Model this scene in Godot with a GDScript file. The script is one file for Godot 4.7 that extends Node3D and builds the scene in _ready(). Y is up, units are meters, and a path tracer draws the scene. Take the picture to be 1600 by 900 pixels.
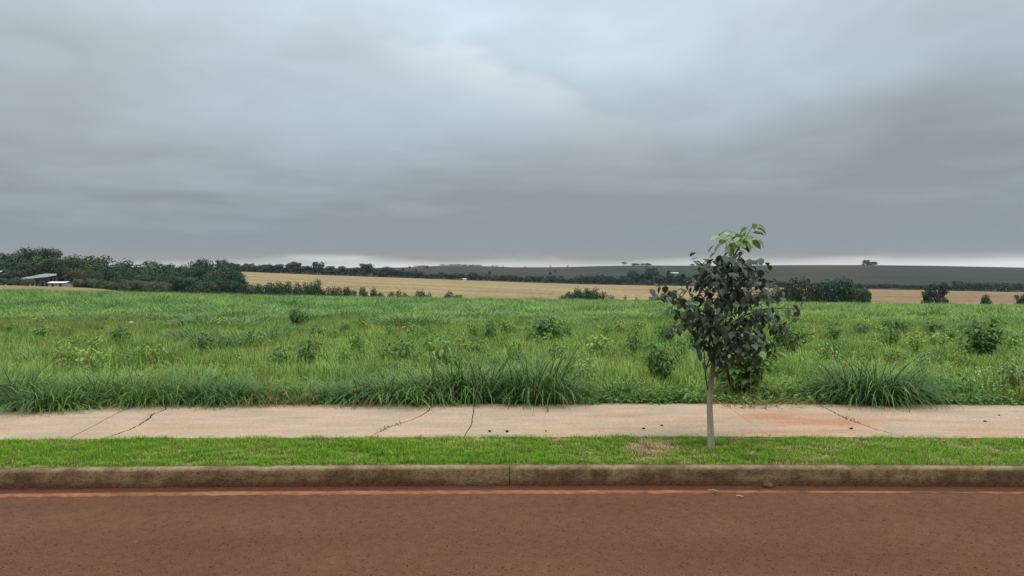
extends Node3D
# A reddish road with kerb, lawn verge, concrete footpath, a young street tree, a weedy meadow and far farmland under a heavy overcast sky.
# x right, y up, depth d runs along -z. EYE is the height of the eye, F the focal length in photo pixels: used only to work out real sizes from the photo.
const F := 1209.0
const EYE := 1.6

var counts := {}
var rng := RandomNumberGenerator.new()
var na := FastNoiseLite.new()
var nb := FastNoiseLite.new()
var nc := FastNoiseLite.new()

class B:   # collects triangles for one mesh
	var v := PackedVector3Array()
	var n := PackedVector3Array()
	var c := PackedColorArray()
	var u := PackedVector2Array()
	var i := PackedInt32Array()
	func vert(p: Vector3, nn: Vector3, col: Color) -> int:
		v.append(p); n.append(nn); c.append(col); u.append(Vector2(p.x, p.z))
		return v.size() - 1
	func tri(a: int, b: int, d: int) -> void:
		i.append(a); i.append(b); i.append(d)
	func quad(a: int, b: int, d: int, e: int) -> void:
		tri(a, b, d); tri(a, d, e)
	func face(a: Vector3, b: Vector3, d: Vector3, e: Vector3, col: Color) -> void:   # flat quad, front side clockwise
		var nn := (d - a).cross(b - a).normalized()
		if (d - a).cross(b - a).length() < 1e-12:
			nn = (e - a).cross(d - a).normalized()
		quad(vert(a, nn, col), vert(b, nn, col), vert(d, nn, col), vert(e, nn, col))
	func box(lo: Vector3, hi: Vector3, col: Color) -> void:
		var p := func(x: int, y: int, z: int) -> Vector3: return Vector3(hi.x if x else lo.x, hi.y if y else lo.y, hi.z if z else lo.z)
		face(p.call(0, 1, 1), p.call(0, 1, 0), p.call(1, 1, 0), p.call(1, 1, 1), col)
		face(p.call(0, 0, 0), p.call(0, 0, 1), p.call(1, 0, 1), p.call(1, 0, 0), col)
		face(p.call(0, 0, 1), p.call(0, 1, 1), p.call(1, 1, 1), p.call(1, 0, 1), col)
		face(p.call(1, 0, 0), p.call(1, 1, 0), p.call(0, 1, 0), p.call(0, 0, 0), col)
		face(p.call(0, 0, 0), p.call(0, 1, 0), p.call(0, 1, 1), p.call(0, 0, 1), col)
		face(p.call(1, 0, 1), p.call(1, 1, 1), p.call(1, 1, 0), p.call(1, 0, 0), col)
	func smooth() -> void:   # averaged normals
		n.fill(Vector3.ZERO)
		for k in range(0, i.size(), 3):
			var f := (v[i[k + 2]] - v[i[k]]).cross(v[i[k + 1]] - v[i[k]])
			for j in 3:
				n[i[k + j]] += f
		for k in n.size():
			n[k] = n[k].normalized() if n[k].length() > 1e-12 else Vector3.UP
	func mesh(m: Material) -> ArrayMesh:
		var a := []
		a.resize(Mesh.ARRAY_MAX)
		a[Mesh.ARRAY_VERTEX] = v; a[Mesh.ARRAY_NORMAL] = n; a[Mesh.ARRAY_COLOR] = c; a[Mesh.ARRAY_TEX_UV] = u; a[Mesh.ARRAY_INDEX] = i
		var r := ArrayMesh.new()
		r.add_surface_from_arrays(Mesh.PRIMITIVE_TRIANGLES, a)
		r.surface_set_material(0, m)
		return r

# ---------------------------------------------------------------- naming
func numbered(called: String) -> String:
	var k: int = counts.get(called, 0)
	counts[called] = k + 1
	return called if k == 0 else "%s_%03d" % [called, k]

func tag(o: Node, label: String, category := "", group := "", kind := "") -> void:
	o.set_meta("label", label)
	if category: o.set_meta("category", category)
	if group: o.set_meta("group", group)
	if kind: o.set_meta("kind", kind)

func thing(called: String, label: String, category: String, at := Vector3.ZERO, turn := 0.0, group := "") -> Node3D:
	var o := Node3D.new()
	o.name = numbered(called)
	add_child(o)
	o.position = at
	o.rotation.y = turn
	tag(o, label, category, group)
	return o

func obj(called: String, m: Mesh, parent: Node = null) -> MeshInstance3D:
	var o := MeshInstance3D.new()
	o.mesh = m
	if parent:
		o.name = called
		parent.add_child(o, true)
	else:
		o.name = numbered(called)
		add_child(o)
	return o

var nth := 0
func ordinal() -> String:
	nth += 1
	var w := ["first", "second", "third", "fourth", "fifth", "sixth", "seventh", "eighth", "ninth", "tenth", "eleventh", "twelfth", "thirteenth", "fourteenth", "fifteenth", "sixteenth", "seventeenth", "eighteenth", "nineteenth", "twentieth"]
	return w[nth - 1] if nth <= 20 else "twenty-" + w[nth - 21]

func struct(called: String, m: Mesh, label: String) -> MeshInstance3D:
	var o := obj(called, m)
	tag(o, label, "", "", "structure")
	return o

func copy(o: Node3D, called: String, label: String, category: String, group: String, at: Vector3, turn: float, size: Vector3) -> Node3D:
	var r: Node3D = o.duplicate()
	r.name = numbered(called)
	add_child(r)
	r.position = at
	r.rotation = Vector3(0, turn, 0)
	r.scale = size
	for k in ["label", "category", "group", "kind"]:
		if r.has_meta(k): r.remove_meta(k)
	tag(r, label, category, group)
	return r

# ---------------------------------------------------------------- the lie of the land
func table(t: Array, x: float) -> float:
	if x <= t[0][0]: return t[0][1]
	for k in range(1, t.size()):
		if x <= t[k][0]:
			return lerpf(t[k - 1][1], t[k][1], (x - t[k - 1][0]) / (t[k][0] - t[k - 1][0]))
	return t[-1][1]

func kerb_d(x: float) -> float:   # depth of the kerb's face: the street bends very slightly
	var a := clampf(x, -5.5, 5.5)
	return 6.26 + 0.0085 * a - 0.0045 * a * a + (x - a) * (0.0085 - 0.009 * a)

const CREST := [[-600, 445.0], [0, 450.5], [250, 454.0], [450, 458.0], [700, 461.5], [900, 464.0], [1150, 467.0], [1350, 470.0], [1600, 472.5], [2200, 477.0]]
const VALLEY := [[-600, 2.4], [0, 2.3], [150, 1.6], [260, -1.0], [400, -5.0], [600, -7.0], [2200, -8.5]]
const TAN_TOP := [[-600, 414.0], [200, 419.0], [350, 423.5], [500, 430.0], [600, 433.5], [800, 441.0], [900, 444.5], [1000, 446.5], [1100, 448.0], [1350, 452.5], [1600, 457.5], [2200, 466.0]]
const RIDGE := [[-600, 421.0], [0, 420.0], [350, 420.0], [500, 419.0], [630, 418.0], [690, 415.0], [750, 415.5], [800, 417.5], [870, 417.5], [940, 415.5], [1000, 414.5], [1100, 415.0], [1250, 414.0], [1350, 414.0], [1450, 415.0], [1600, 418.0], [2200, 428.0]]

func high(py: float, d: float) -> float:
	return EYE + (450.0 - py) * d / F

func land(x: float, d: float) -> float:
	if d < 9.0: return 0.12
	var px := clampf(x / d * F + 800.0, -600.0, 2200.0)
	var crest := high(table(CREST, px), 105.0) - 0.85
	var h := lerpf(0.13, crest, smoothstep(14.0, 105.0, d))
	if d < 105.0:
		return h + 0.05 * na.get_noise_2d(x * 4.0, d * 4.0) * smoothstep(9.0, 14.0, d)
	var val := table(VALLEY, px)
	h = lerpf(crest, val, smoothstep(105.0, 185.0, d))
	if d < 185.0: return h
	var top := high(table(TAN_TOP, px), 700.0)
	if d < 700.0:
		var low := lerpf(val, minf(val, -5.0), smoothstep(240.0, 330.0, d))
		return lerpf(low, top, smoothstep(300.0, 560.0, d) * 0.35 + clampf((d - 330.0) / 370.0, 0.0, 1.0) * 0.65)
	var crown := high(table(RIDGE, px), 1800.0)
	if d < 1800.0:
		return lerpf(top, crown, (d - 700.0) / 1100.0) + 2.0 * sin((d - 700.0) / 1100.0 * PI) + 1.2 * na.get_noise_2d(x * 0.15, d * 0.1) * smoothstep(700.0, 900.0, d) * (1.0 - smoothstep(1600.0, 1800.0, d))
	return lerpf(crown, 5.0, smoothstep(1800.0, 3600.0, d))

func at_px(px: float, d: float) -> Vector3:   # a spot on the land
	var x := (px - 800.0) / F * d
	return Vector3(x, land(x, d), -d)

func fan(depths: Array, wide: Callable, across: int, colour: Callable, m: Material, lift := 0.0) -> ArrayMesh:
	var b := B.new()
	for d in depths:
		for k in across + 1:
			var x: float = wide.call(d) * (2.0 * k / across - 1.0)
			b.vert(Vector3(x, land(x, d) + lift, -d), Vector3.UP, colour.call(x, d))
	for r in depths.size() - 1:
		for k in across:
			var a: int = r * (across + 1) + k
			b.quad(a, a + across + 1, a + across + 2, a + 1)
	b.smooth()
	return b.mesh(m)

func steps(a: float, b: float, n: int) -> Array:
	var r := []
	for k in n + 1: r.append(a * pow(b / a, float(k) / n))
	return r

# ---------------------------------------------------------------- materials
func noise(freq: float, kind := FastNoiseLite.TYPE_SIMPLEX_SMOOTH, octaves := 4, s := 1) -> FastNoiseLite:
	var f := FastNoiseLite.new()
	f.noise_type = kind
	f.frequency = freq
	f.fractal_type = FastNoiseLite.FRACTAL_FBM
	f.fractal_octaves = octaves
	f.seed = s
	return f

func asphalt_grain(side: int) -> Image:   # fine stones, dark pits between them, a few pale crumbs
	var im := noise(0.02, FastNoiseLite.TYPE_SIMPLEX, 5, 5).get_seamless_image(side, side)
	var fine := noise(0.23, FastNoiseLite.TYPE_SIMPLEX, 2, 6).get_seamless_image(side, side)
	var r := Image.create(side, side, false, Image.FORMAT_RGB8)
	for y in side:
		for x in side:
			var g := 0.82 + 0.05 * (im.get_pixel(x, y).r - 0.5) * 2.0 + 0.16 * (fine.get_pixel(x, y).r - 0.5) * 2.0 + rng.randf_range(-0.06, 0.06)
			r.set_pixel(x, y, Color(g, g, g))
	for k in 3600:
		var cx := rng.randi() % side
		var cy := rng.randi() % side
		var big := pow(rng.randf(), 3.0)
		var n := 3 + int(big * 26.0)
		var v := rng.randf_range(0.38, 0.68) if rng.randf() < 0.88 else rng.randf_range(1.0, 1.1)
		for j in n:   # an irregular speck grown by small steps
			r.set_pixel(posmod(cx, side), posmod(cy, side), Color(v, v, v))
			r.set_pixel(posmod(cx + 1, side), posmod(cy, side), Color(v, v, v))
			cx += rng.randi_range(-1, 1)
			cy += rng.randi_range(-1, 1)
	return r

func gritty(s: int) -> FastNoiseLite:   # coarse patches under strong fine grain
	var f := noise(0.035, FastNoiseLite.TYPE_SIMPLEX, 5, s)
	f.fractal_gain = 0.95
	f.fractal_lacunarity = 1.9
	return f

func ramp(points: Array) -> Gradient:   # [offset, grey or Color]
	var g := Gradient.new()
	g.offsets = PackedFloat32Array(points.map(func(p): return p[0]))
	g.colors = PackedColorArray(points.map(func(p): return p[1] if p[1] is Color else Color(p[1], p[1], p[1])))
	return g

func tex(f: FastNoiseLite, side: int, g: Gradient = null) -> NoiseTexture2D:
	var t := NoiseTexture2D.new()
	t.width = side
	t.height = side
	t.seamless = true
	t.noise = f
	if g: t.color_ramp = g
	return t

func plain(rough := 0.85, spec := 0.22) -> StandardMaterial3D:   # colour comes from the vertices
	var m := StandardMaterial3D.new()
	m.vertex_color_use_as_albedo = true
	m.roughness = rough
	m.metallic_specular = spec
	m.cull_mode = BaseMaterial3D.CULL_DISABLED
	return m

func grainy(rough: float, scale: float, albedo: Texture2D, bump: Texture2D, bump_cm: float) -> StandardMaterial3D:
	var m := plain(rough)
	m.uv1_triplanar = true
	m.uv1_world_triplanar = true
	m.uv1_scale = Vector3.ONE * scale
	m.albedo_texture = albedo
	if bump:
		m.heightmap_enabled = true
		m.heightmap_texture = bump
		m.heightmap_scale = bump_cm
	return m

func leafy(rough := 0.55, through := 0.35, spec := 0.35) -> StandardMaterial3D:
	var m := plain(rough, spec)
	m.backlight_enabled = true
	m.backlight = Color(through * 0.85, through, through * 0.45).linear_to_srgb()
	return m

func tinted(m: StandardMaterial3D, c: Color) -> StandardMaterial3D:   # c is linear
	var r: StandardMaterial3D = m.duplicate()
	r.albedo_color = c.linear_to_srgb()
	return r

# ---------------------------------------------------------------- shapes
func tube(b: B, pts: Array, radii: Array, sides: int, col: Color) -> void:
	var first := b.v.size()
	for k in pts.size():
		var dir: Vector3 = (pts[mini(k + 1, pts.size() - 1)] - pts[maxi(k - 1, 0)]).normalized()
		var e := dir.cross(Vector3(0.31, 0.13, 0.94)).normalized()
		var f := e.cross(dir)
		for s in sides:
			var a := TAU * s / sides
			var o := e * cos(a) + f * sin(a)
			b.vert(pts[k] + o * radii[k], o, col * rng.randf_range(0.9, 1.1))
	for k in pts.size() - 1:
		for s in sides:
			var a := first + k * sides + s
			var a2 := first + k * sides + (s + 1) % sides
			b.quad(a, a2, a2 + sides, a + sides)
	var tip := b.vert(pts[-1], (pts[-1] - pts[-2]).normalized(), col)
	for s in sides:
		b.tri(first + (pts.size() - 1) * sides + s, first + (pts.size() - 1) * sides + (s + 1) % sides, tip)

func blade(b: B, base: Vector3, yaw: float, length: float, width: float, lean: float, droop: float, segs: int, c0: Color, c1: Color) -> void:
	var out := Vector3(cos(yaw), 0, sin(yaw))
	var side := Vector3(-sin(yaw), 0, cos(yaw)).rotated(Vector3.UP, rng.randf_range(-0.5, 0.5))
	var p := base
	var ang := lean
	var prev := -1
	for k in segs + 1:
		var t := float(k) / segs
		var w := width * (0.75 + 0.5 * t) if t < 0.4 else width * 0.95 * (1.0 - pow((t - 0.4) / 0.6, 1.6))
		var dir := out * sin(ang) + Vector3.UP * cos(ang)
		var nn := (Vector3.UP * sin(ang) - out * cos(ang)).normalized()
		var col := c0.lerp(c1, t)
		if k < segs:
			var a := b.vert(p - side * w * 0.5, nn, col)
			b.vert(p + side * w * 0.5, nn, col)
			if prev >= 0: b.quad(prev, a, a + 1, prev + 1)
			prev = a
		else:
			var a := b.vert(p, nn, col)
			b.tri(prev, a, prev + 1)
		p += dir * length / segs
		ang += droop / segs

func grass_clump(count: int, spread: float, len_lo: float, len_hi: float, width: float, lean: float, droop: float, segs: int, root: Color, tip: Color, m: Material, vary := 0.25) -> ArrayMesh:
	var b := B.new()
	for k in count:
		var yaw := rng.randf() * TAU
		var r := spread * sqrt(rng.randf())
		var a := yaw + rng.randf_range(-0.9, 0.9)
		var s := 1.0 + rng.randf_range(-vary, vary)
		var dry := rng.randf() < 0.05
		var t := tip.lerp(Color(0.4, 0.34, 0.16), 0.7) if dry else tip
		blade(b, Vector3(cos(a) * r, 0, sin(a) * r), yaw, rng.randf_range(len_lo, len_hi), width * rng.randf_range(0.7, 1.25), lean * rng.randf_range(0.2, 1.3) * (0.5 + 0.5 * r / spread), droop * rng.randf_range(0.4, 1.4), segs, root * s, t * s)
	return b.mesh(m)

func rhomb(b: B, p: Vector3, nn: Vector3, along: Vector3, ln: float, wd: float, col: Color) -> void:
	var a := (along - nn * along.dot(nn)).normalized()
	var s := nn.cross(a)
	var bend := nn * ln * -0.12
	b.face(p - a * ln * 0.5 + bend, p - s * wd * 0.5, p + a * ln * 0.5 + bend, p + s * wd * 0.5, col)

func foliage(lobes: Array, per: int, size: float, m: Material, hang := 0.0, lo := 0.62, hi := 1.4) -> ArrayMesh:   # lobes: [centre, Vector3 radii]
	var b := B.new()
	for l in lobes:
		var tone := rng.randf_range(lo, hi)
		var r: Vector3 = l[1]
		var k_n := int(per * clampf((r.x * r.y + r.z * r.y + r.x * r.z) / 3.0, 0.0, 1e6))
		for k in k_n:
			var d := Vector3(rng.randfn(), rng.randfn() + 0.25, rng.randfn()).normalized()
			var q: float = pow(rng.randf(), 0.3) * (1.0 + 0.10 * rng.randfn())
			var p: Vector3 = l[0] + d * r * q
			var nn := (d + Vector3(rng.randfn(), rng.randfn() + 0.7, rng.randfn()) * 0.35).normalized()
			var along := Vector3(rng.randfn(), rng.randfn() - hang, rng.randfn())
			var sz := size * rng.randf_range(0.6, 1.35)
			var j := tone * rng.randf_range(0.75, 1.25)
			rhomb(b, p, nn, along, sz, sz * rng.randf_range(0.45, 0.75), Color(j * rng.randf_range(0.9, 1.12), j, j * rng.randf_range(0.85, 1.15)))
	return b.mesh(m)

# a tree ten metres tall; wide: crown radius, low: where the crown begins, flat: flattening of the lobes
func tree_kind(wide: float, low: float, lobes_n: int, lobe_r: float, flat: float, per: int, size: float, mt: Material, mc: Material) -> Node3D:
	var t := Node3D.new()
	var lobes := []
	var b := B.new()
	tube(b, [Vector3(0, -1.2, 0), Vector3(0.1, 1.5, 0), Vector3(-0.1, low + 1.0, 0.1), Vector3(0.1, 7.5, 0)], [0.34, 0.26, 0.2, 0.08], 7, Color.WHITE)
	for k in lobes_n:
		var f := float(k) / lobes_n
		var a := k * 2.4 + rng.randf_range(-0.4, 0.4)
		var y := lerpf(low + lobe_r * flat, 10.0 - lobe_r * flat, pow(f, 0.8)) + rng.randf_range(-0.5, 0.3)
		var env: float = sqrt(maxf(0.05, 1.0 - pow((y - lerpf(low, 10.0, 0.4)) / (0.64 * (10.0 - low)), 2.0)))
		var c := Vector3(cos(a), 0, sin(a)) * maxf(wide - lobe_r * 0.7, 0.2) * env * rng.randf_range(0.55, 1.1) + Vector3(0, y, 0)
		var r := lobe_r * rng.randf_range(0.7, 1.25)
		lobes.append([c, Vector3(r, r * flat, r)])
		tube(b, [Vector3(0, clampf(y - 2.2, 0.5, 7.0), 0), c * Vector3(0.55, 1, 0.55) - Vector3(0, 0.7, 0), c], [0.13, 0.08, 0.03], 5, Color.WHITE)
	obj("trunk", b.mesh(mt), t)
	obj("crown", foliage(lobes, per, size, mc), t)
	return t

func tube_path(pts: Array, n: int) -> Array:   # smooth curve through points
	var c := Curve3D.new()
	for k in pts.size():
		var t: Vector3 = (pts[mini(k + 1, pts.size() - 1)] - pts[maxi(k - 1, 0)]) / 6.0
		c.add_point(pts[k], -t, t)
	var r := []
	for k in n + 1: r.append(c.sample_baked(c.get_baked_length() * k / n, true))
	return r

# ---------------------------------------------------------------- sky
func sky_light(az: float, el: float) -> Color:   # degrees; overcast cloud deck, brighter aloft, a lighter slit on the horizon
	var a := deg_to_rad(az)
	var e := deg_to_rad(el)
	var dir := Vector3(sin(a) * cos(e), sin(e), -cos(a) * cos(e))
	var q := Vector2(dir.x, dir.z) / (dir.y + 0.13)
	var wob := nc.get_noise_2d(q.x * 1.1 + 31.0, q.y * 1.1)
	var c1 := nb.get_noise_2d(q.x * 1.15 + wob * 0.7 + 3.0, q.y * 1.15 + wob * 0.5)
	var c3 := nb.get_noise_2d(q.x * 4.2 + c1 * 1.2, q.y * 4.2 + wob * 2.0 + 60.0)
	var c2 := nb.get_noise_3d(dir.x * 3.0 + 5.0 - dir.y * 2.2, dir.y * 7.0, dir.z * 3.0)
	var s := nc.get_noise_3d(dir.x * 4.4, dir.y * 46.0, dir.z * 4.4 + 9.0)
	var low := 1.0 - smoothstep(6.0, 14.0, el)
	var ef := el * (1.0 + 0.25 * c2 * clampf(el / 4.0, 0.0, 1.0)) + (s * 1.1 + 0.6 * nb.get_noise_2d(az * 0.11, 40.0 + el * 0.5)) * low * smoothstep(1.55, 2.4, el)
	var g := table([[0.0, 0.62], [1.6, 0.62], [1.8, 0.47], [2.05, 0.35], [2.4, 0.28], [2.9, 0.25], [3.6, 0.228], [4.6, 0.232], [5.8, 0.25], [7.5, 0.28], [11.0, 0.33], [15.0, 0.39], [20.0, 0.475], [27.0, 0.59], [45.0, 1.12], [90.0, 1.65]], ef)
	var glow := 1.0 - smoothstep(2.6, 4.2, el)
	g *= lerpf(1.0, table([[-60.0, 0.8], [-34.0, 0.62], [-18.0, 0.70], [-13.0, 0.76], [-8.0, 0.86], [-4.0, 0.78], [3.0, 0.72], [15.0, 0.84], [33.0, 0.95], [60.0, 0.85]], az), glow)
	g *= 1.0 + (0.13 * c1 + 0.14 * c2 + 0.06 * c3) * smoothstep(1.5, 6.0, el) + 0.17 * s * (1.0 - smoothstep(4.0, 13.0, el)) * smoothstep(1.6, 2.6, el)
	# a broad pale opening above a soft bright rim of cloud
	var rim_el := table([[-20.0, 18.5], [-12.0, 18.4], [-4.0, 16.9], [3.0, 14.6], [8.0, 11.4], [13.0, 8.0]], az) + 2.2 * c1 + 1.2 * c3
	var off := el - rim_el
	var rim := (exp(-pow(off / 0.9, 2.0)) if off > 0.0 else exp(-pow(off / 3.4, 2.0))) * exp(-pow((az + 1.0) / 9.5, 2.0))
	var open_ := smoothstep(-0.5, 2.5, off) * exp(-pow((az - 4.0) / 15.0, 2.0)) * exp(-pow((el - 15.0) / 9.0, 2.0))
	g *= 1.0 + 0.22 * open_ + 0.30 * rim
	g *= 1.0 - 0.15 * exp(-pow((az - 31.0) / 8.0, 2.0) - pow((el - 14.0) / 9.0, 2.0)) + 0.10 * exp(-pow((az + 26.0) / 12.0, 2.0) - pow((el - 10.0) / 5.0, 2.0))
	g = lerpf(g, minf(g, 0.37 + 0.1 * s), smoothstep(-14.0, -24.0, az) * (1.0 - smoothstep(2.0, 4.0, el)) * smoothstep(-80.0, -60.0, az))
	var blue := clampf(0.42 + 0.6 * open_ + 0.7 * c2 + 0.3 * c1 - 0.45 * rim, 0.0, 1.0)
	var cold := lerpf(0.2, 1.0, smoothstep(1.9, 3.0, el))
	return Color(g * lerpf(1.0, lerpf(0.905, 0.825, blue), cold), g * lerpf(1.0, lerpf(1.01, 1.0, blue), cold), g * lerpf(0.97, lerpf(1.07, 1.13, blue), cold))

func paint_sky() -> ImageTexture:
	var w := 1024
	var h := 512
	var im := Image.create(w, h, false, Image.FORMAT_RGBF)
	im.fill(Color(0.16, 0.16, 0.13))
	for y in h / 2:
		var el := 90.0 - (y + 0.5) / h * 180.0
		for x in w: im.set_pixel(x, y, sky_light(wrapf((x + 0.5) / w * 360.0, -180.0, 180.0), el))
	im.resize(4096, 2048, Image.INTERPOLATE_BILINEAR)
	for y in range(700, 1024):
		var el := 90.0 - (y + 0.5) / 2048.0 * 180.0
		for x in range(-560, 560): im.set_pixel(posmod(x, 4096), y, sky_light((x + 0.5) / 4096.0 * 360.0, el))
	return ImageTexture.create_from_image(im)

# ---------------------------------------------------------------- scatter
func scatter(called: String, parent: Node, m: Mesh, places: Array) -> void:   # places: [Transform3D, Color]
	var mm := MultiMesh.new()
	mm.transform_format = MultiMesh.TRANSFORM_3D
	mm.use_colors = true
	mm.mesh = m
	mm.instance_count = places.size()
	for k in places.size():
		mm.set_instance_transform(k, places[k][0])
		mm.set_instance_color(k, places[k][1])
	var o := MultiMeshInstance3D.new()
	o.multimesh = mm
	o.name = called
	o.set_meta("kind", "stuff")
	parent.add_child(o, true)

func stuff(called: String, label: String) -> Node3D:
	var o := Node3D.new()
	o.name = numbered(called)
	add_child(o)
	tag(o, label, "", "", "stuff")
	return o

func stand(p: Vector3, s: Vector3) -> Transform3D:
	return Transform3D(Basis.from_euler(Vector3(0, rng.randf() * TAU, 0)).scaled(s), p)

# ================================================================ build
func _ready() -> void:
	rng.seed = 7
	na = noise(0.09, FastNoiseLite.TYPE_SIMPLEX_SMOOTH, 3, 3)
	nb = noise(0.55, FastNoiseLite.TYPE_SIMPLEX_SMOOTH, 5, 11)
	nc = noise(0.6, FastNoiseLite.TYPE_SIMPLEX_SMOOTH, 4, 23)
	setting()
	road()
	footpath()
	country()
	far_trees()
	buildings()
	meadow()
	verge()
	tussocks()
	shrubs()
	street_tree()
	litter()

func setting() -> void:
	var cam := Camera3D.new()
	cam.name = "camera"
	add_child(cam)
	cam.position = Vector3(0, EYE, 0)
	cam.fov = rad_to_deg(2.0 * atan(450.0 / F))
	cam.near = 0.05
	cam.far = 9000.0
	cam.current = true
	var env := Environment.new()
	env.background_mode = Environment.BG_SKY
	env.sky = Sky.new()
	var pm := PanoramaSkyMaterial.new()
	pm.panorama = paint_sky()
	env.sky.sky_material = pm
	env.background_energy_multiplier = 1.0
	env.tonemap_mode = Environment.TONE_MAPPER_LINEAR
	env.tonemap_exposure = 1.32
	env.fog_enabled = true
	env.fog_density = 0.00005
	env.fog_light_color = Color(0.78, 0.81, 0.84)
	env.ssao_enabled = true
	env.ssil_enabled = true
	env.sdfgi_enabled = true
	var we := WorldEnvironment.new()
	we.environment = env
	we.name = "world_environment"
	add_child(we)
	var sun := DirectionalLight3D.new()
	sun.name = "sun"
	add_child(sun)
	sun.light_energy = 0.5
	sun.light_color = Color(1.0, 0.97, 0.93)
	sun.light_angular_distance = 50.0
	sun.shadow_enabled = true
	sun.rotation_degrees = Vector3(-66, 24, 0)

# ---------------------------------------------------------------- road and kerb
func road() -> void:
	var grain := asphalt_grain(1024)
	var speck := ImageTexture.create_from_image(grain)
	var m := grainy(0.9, 0.37, speck, speck, 0.25)
	var rough := speck
	var b := B.new()
	var nx := 190
	var nd := 70
	for r in nd + 1:
		for k in nx + 1:
			var x := -16.0 + 32.0 * k / nx
			var t := float(r) / nd
			var d: float = lerpf(-4.2, kerb_d(x) + 0.03, t)
			var n1 := nb.get_noise_2d(x * 1.1, d * 2.0)
			var n2 := nb.get_noise_2d(x * 0.5 + 40.0, d * 1.6)
			var s := 1.0 + 0.13 * n1 + 0.16 * n2
			var col := Color(0.168, 0.069, 0.037).lerp(Color(0.158, 0.072, 0.041), clampf(0.5 + n2 * 0.7, 0, 1)) * s
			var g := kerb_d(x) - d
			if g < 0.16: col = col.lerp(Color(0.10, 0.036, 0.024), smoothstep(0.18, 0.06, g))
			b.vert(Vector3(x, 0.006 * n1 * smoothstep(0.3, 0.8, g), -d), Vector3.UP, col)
	for r in nd:
		for k in nx:
			var a := r * (nx + 1) + k
			b.quad(a, a + nx + 1, a + nx + 2, a + 1)
	b.smooth()
	struct("road", b.mesh(m), "reddish brown worn asphalt road stained with red soil")
	# the far side behind the viewer: verge and ground
	b = B.new()
	b.face(Vector3(-60, 0.1, 60), Vector3(-60, 0.1, 4.2), Vector3(60, 0.1, 4.2), Vector3(60, 0.1, 60), Color(0.08, 0.14, 0.035))
	b.face(Vector3(-60, 0.1, 4.2), Vector3(-60, -0.1, 4.2), Vector3(60, -0.1, 4.2), Vector3(60, 0.1, 4.2), Color(0.25, 0.2, 0.15))
	struct("ground", b.mesh(plain(0.95)), "grassy ground on the near side of the road")
	# worn orange edge line
	b = B.new()
	var n := 520
	for k in n + 1:
		var x := -13.0 + 26.0 * k / n
		var j0 := 0.010 * nb.get_noise_2d(x * 9.0, 3.0) + 0.008 * rng.randf_range(-1, 1)
		var j1 := 0.010 * nb.get_noise_2d(x * 9.0, 9.0) + 0.010 * rng.randf_range(-1, 1)
		var slim := smoothstep(0.0, 3.5, x) * 0.045
		var wear := clampf(0.75 + 0.7 * nb.get_noise_2d(x * 3.0, 20.0) - 0.6 * smoothstep(-3.3, -4.4, x) - 0.10 * smoothstep(1.0, 4.0, x), 0.2, 1.0)
		for s in 4:
			var t := s / 3.0
			var d: float = kerb_d(x) - lerpf(0.140 + slim * 0.3 + j0, 0.255 - slim + j1, t)
			var dirt := clampf(wear + rng.randf_range(-0.4, 0.25) - (0.35 if s == 0 or s == 3 else 0.0), 0.0, 1.0)
			b.vert(Vector3(x, 0.0008 if s == 0 or s == 3 else 0.004, -d), Vector3.UP, Color(0.168, 0.070, 0.038).lerp(Color(0.46, 0.182, 0.075), dirt))
	for k in n:
		for s in 3:
			var a := k * 4 + s
			b.quad(a, a + 4, a + 5, a + 1)
	b.smooth()
	struct("road_edge_line", b.mesh(grainy(0.9, 0.9, speck, rough, 0.5)), "worn orange edge line along the gutter")
	# kerb stones
	var km := grainy(0.92, 0.9, tex(gritty(15), 512, ramp([[0.0, 0.45], [0.3, 0.78], [0.55, 0.95], [1.0, 1.0]])), tex(gritty(16), 512), 0.6)
	var kerb := Node3D.new()
	kerb.name = "kerb"
	add_child(kerb)
	tag(kerb, "brown stained concrete kerb between road and lawn", "", "", "structure")
	var cuts := [-15.0, -5.95, -0.02, 5.9, 15.0]
	for c in 4: kerb_stone(kerb, cuts[c] + 0.004, cuts[c + 1] - 0.004, km)
	for c in [1, 2, 3]:
		var jb := B.new()
		var jd := kerb_d(cuts[c])
		jb.box(Vector3(cuts[c] - 0.006, -0.05, -(jd + 0.10)), Vector3(cuts[c] + 0.006, 0.142, -(jd + 0.022)), Color(0.07, 0.05, 0.03))
		obj("joint", jb.mesh(plain(1.0)), kerb)

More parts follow.
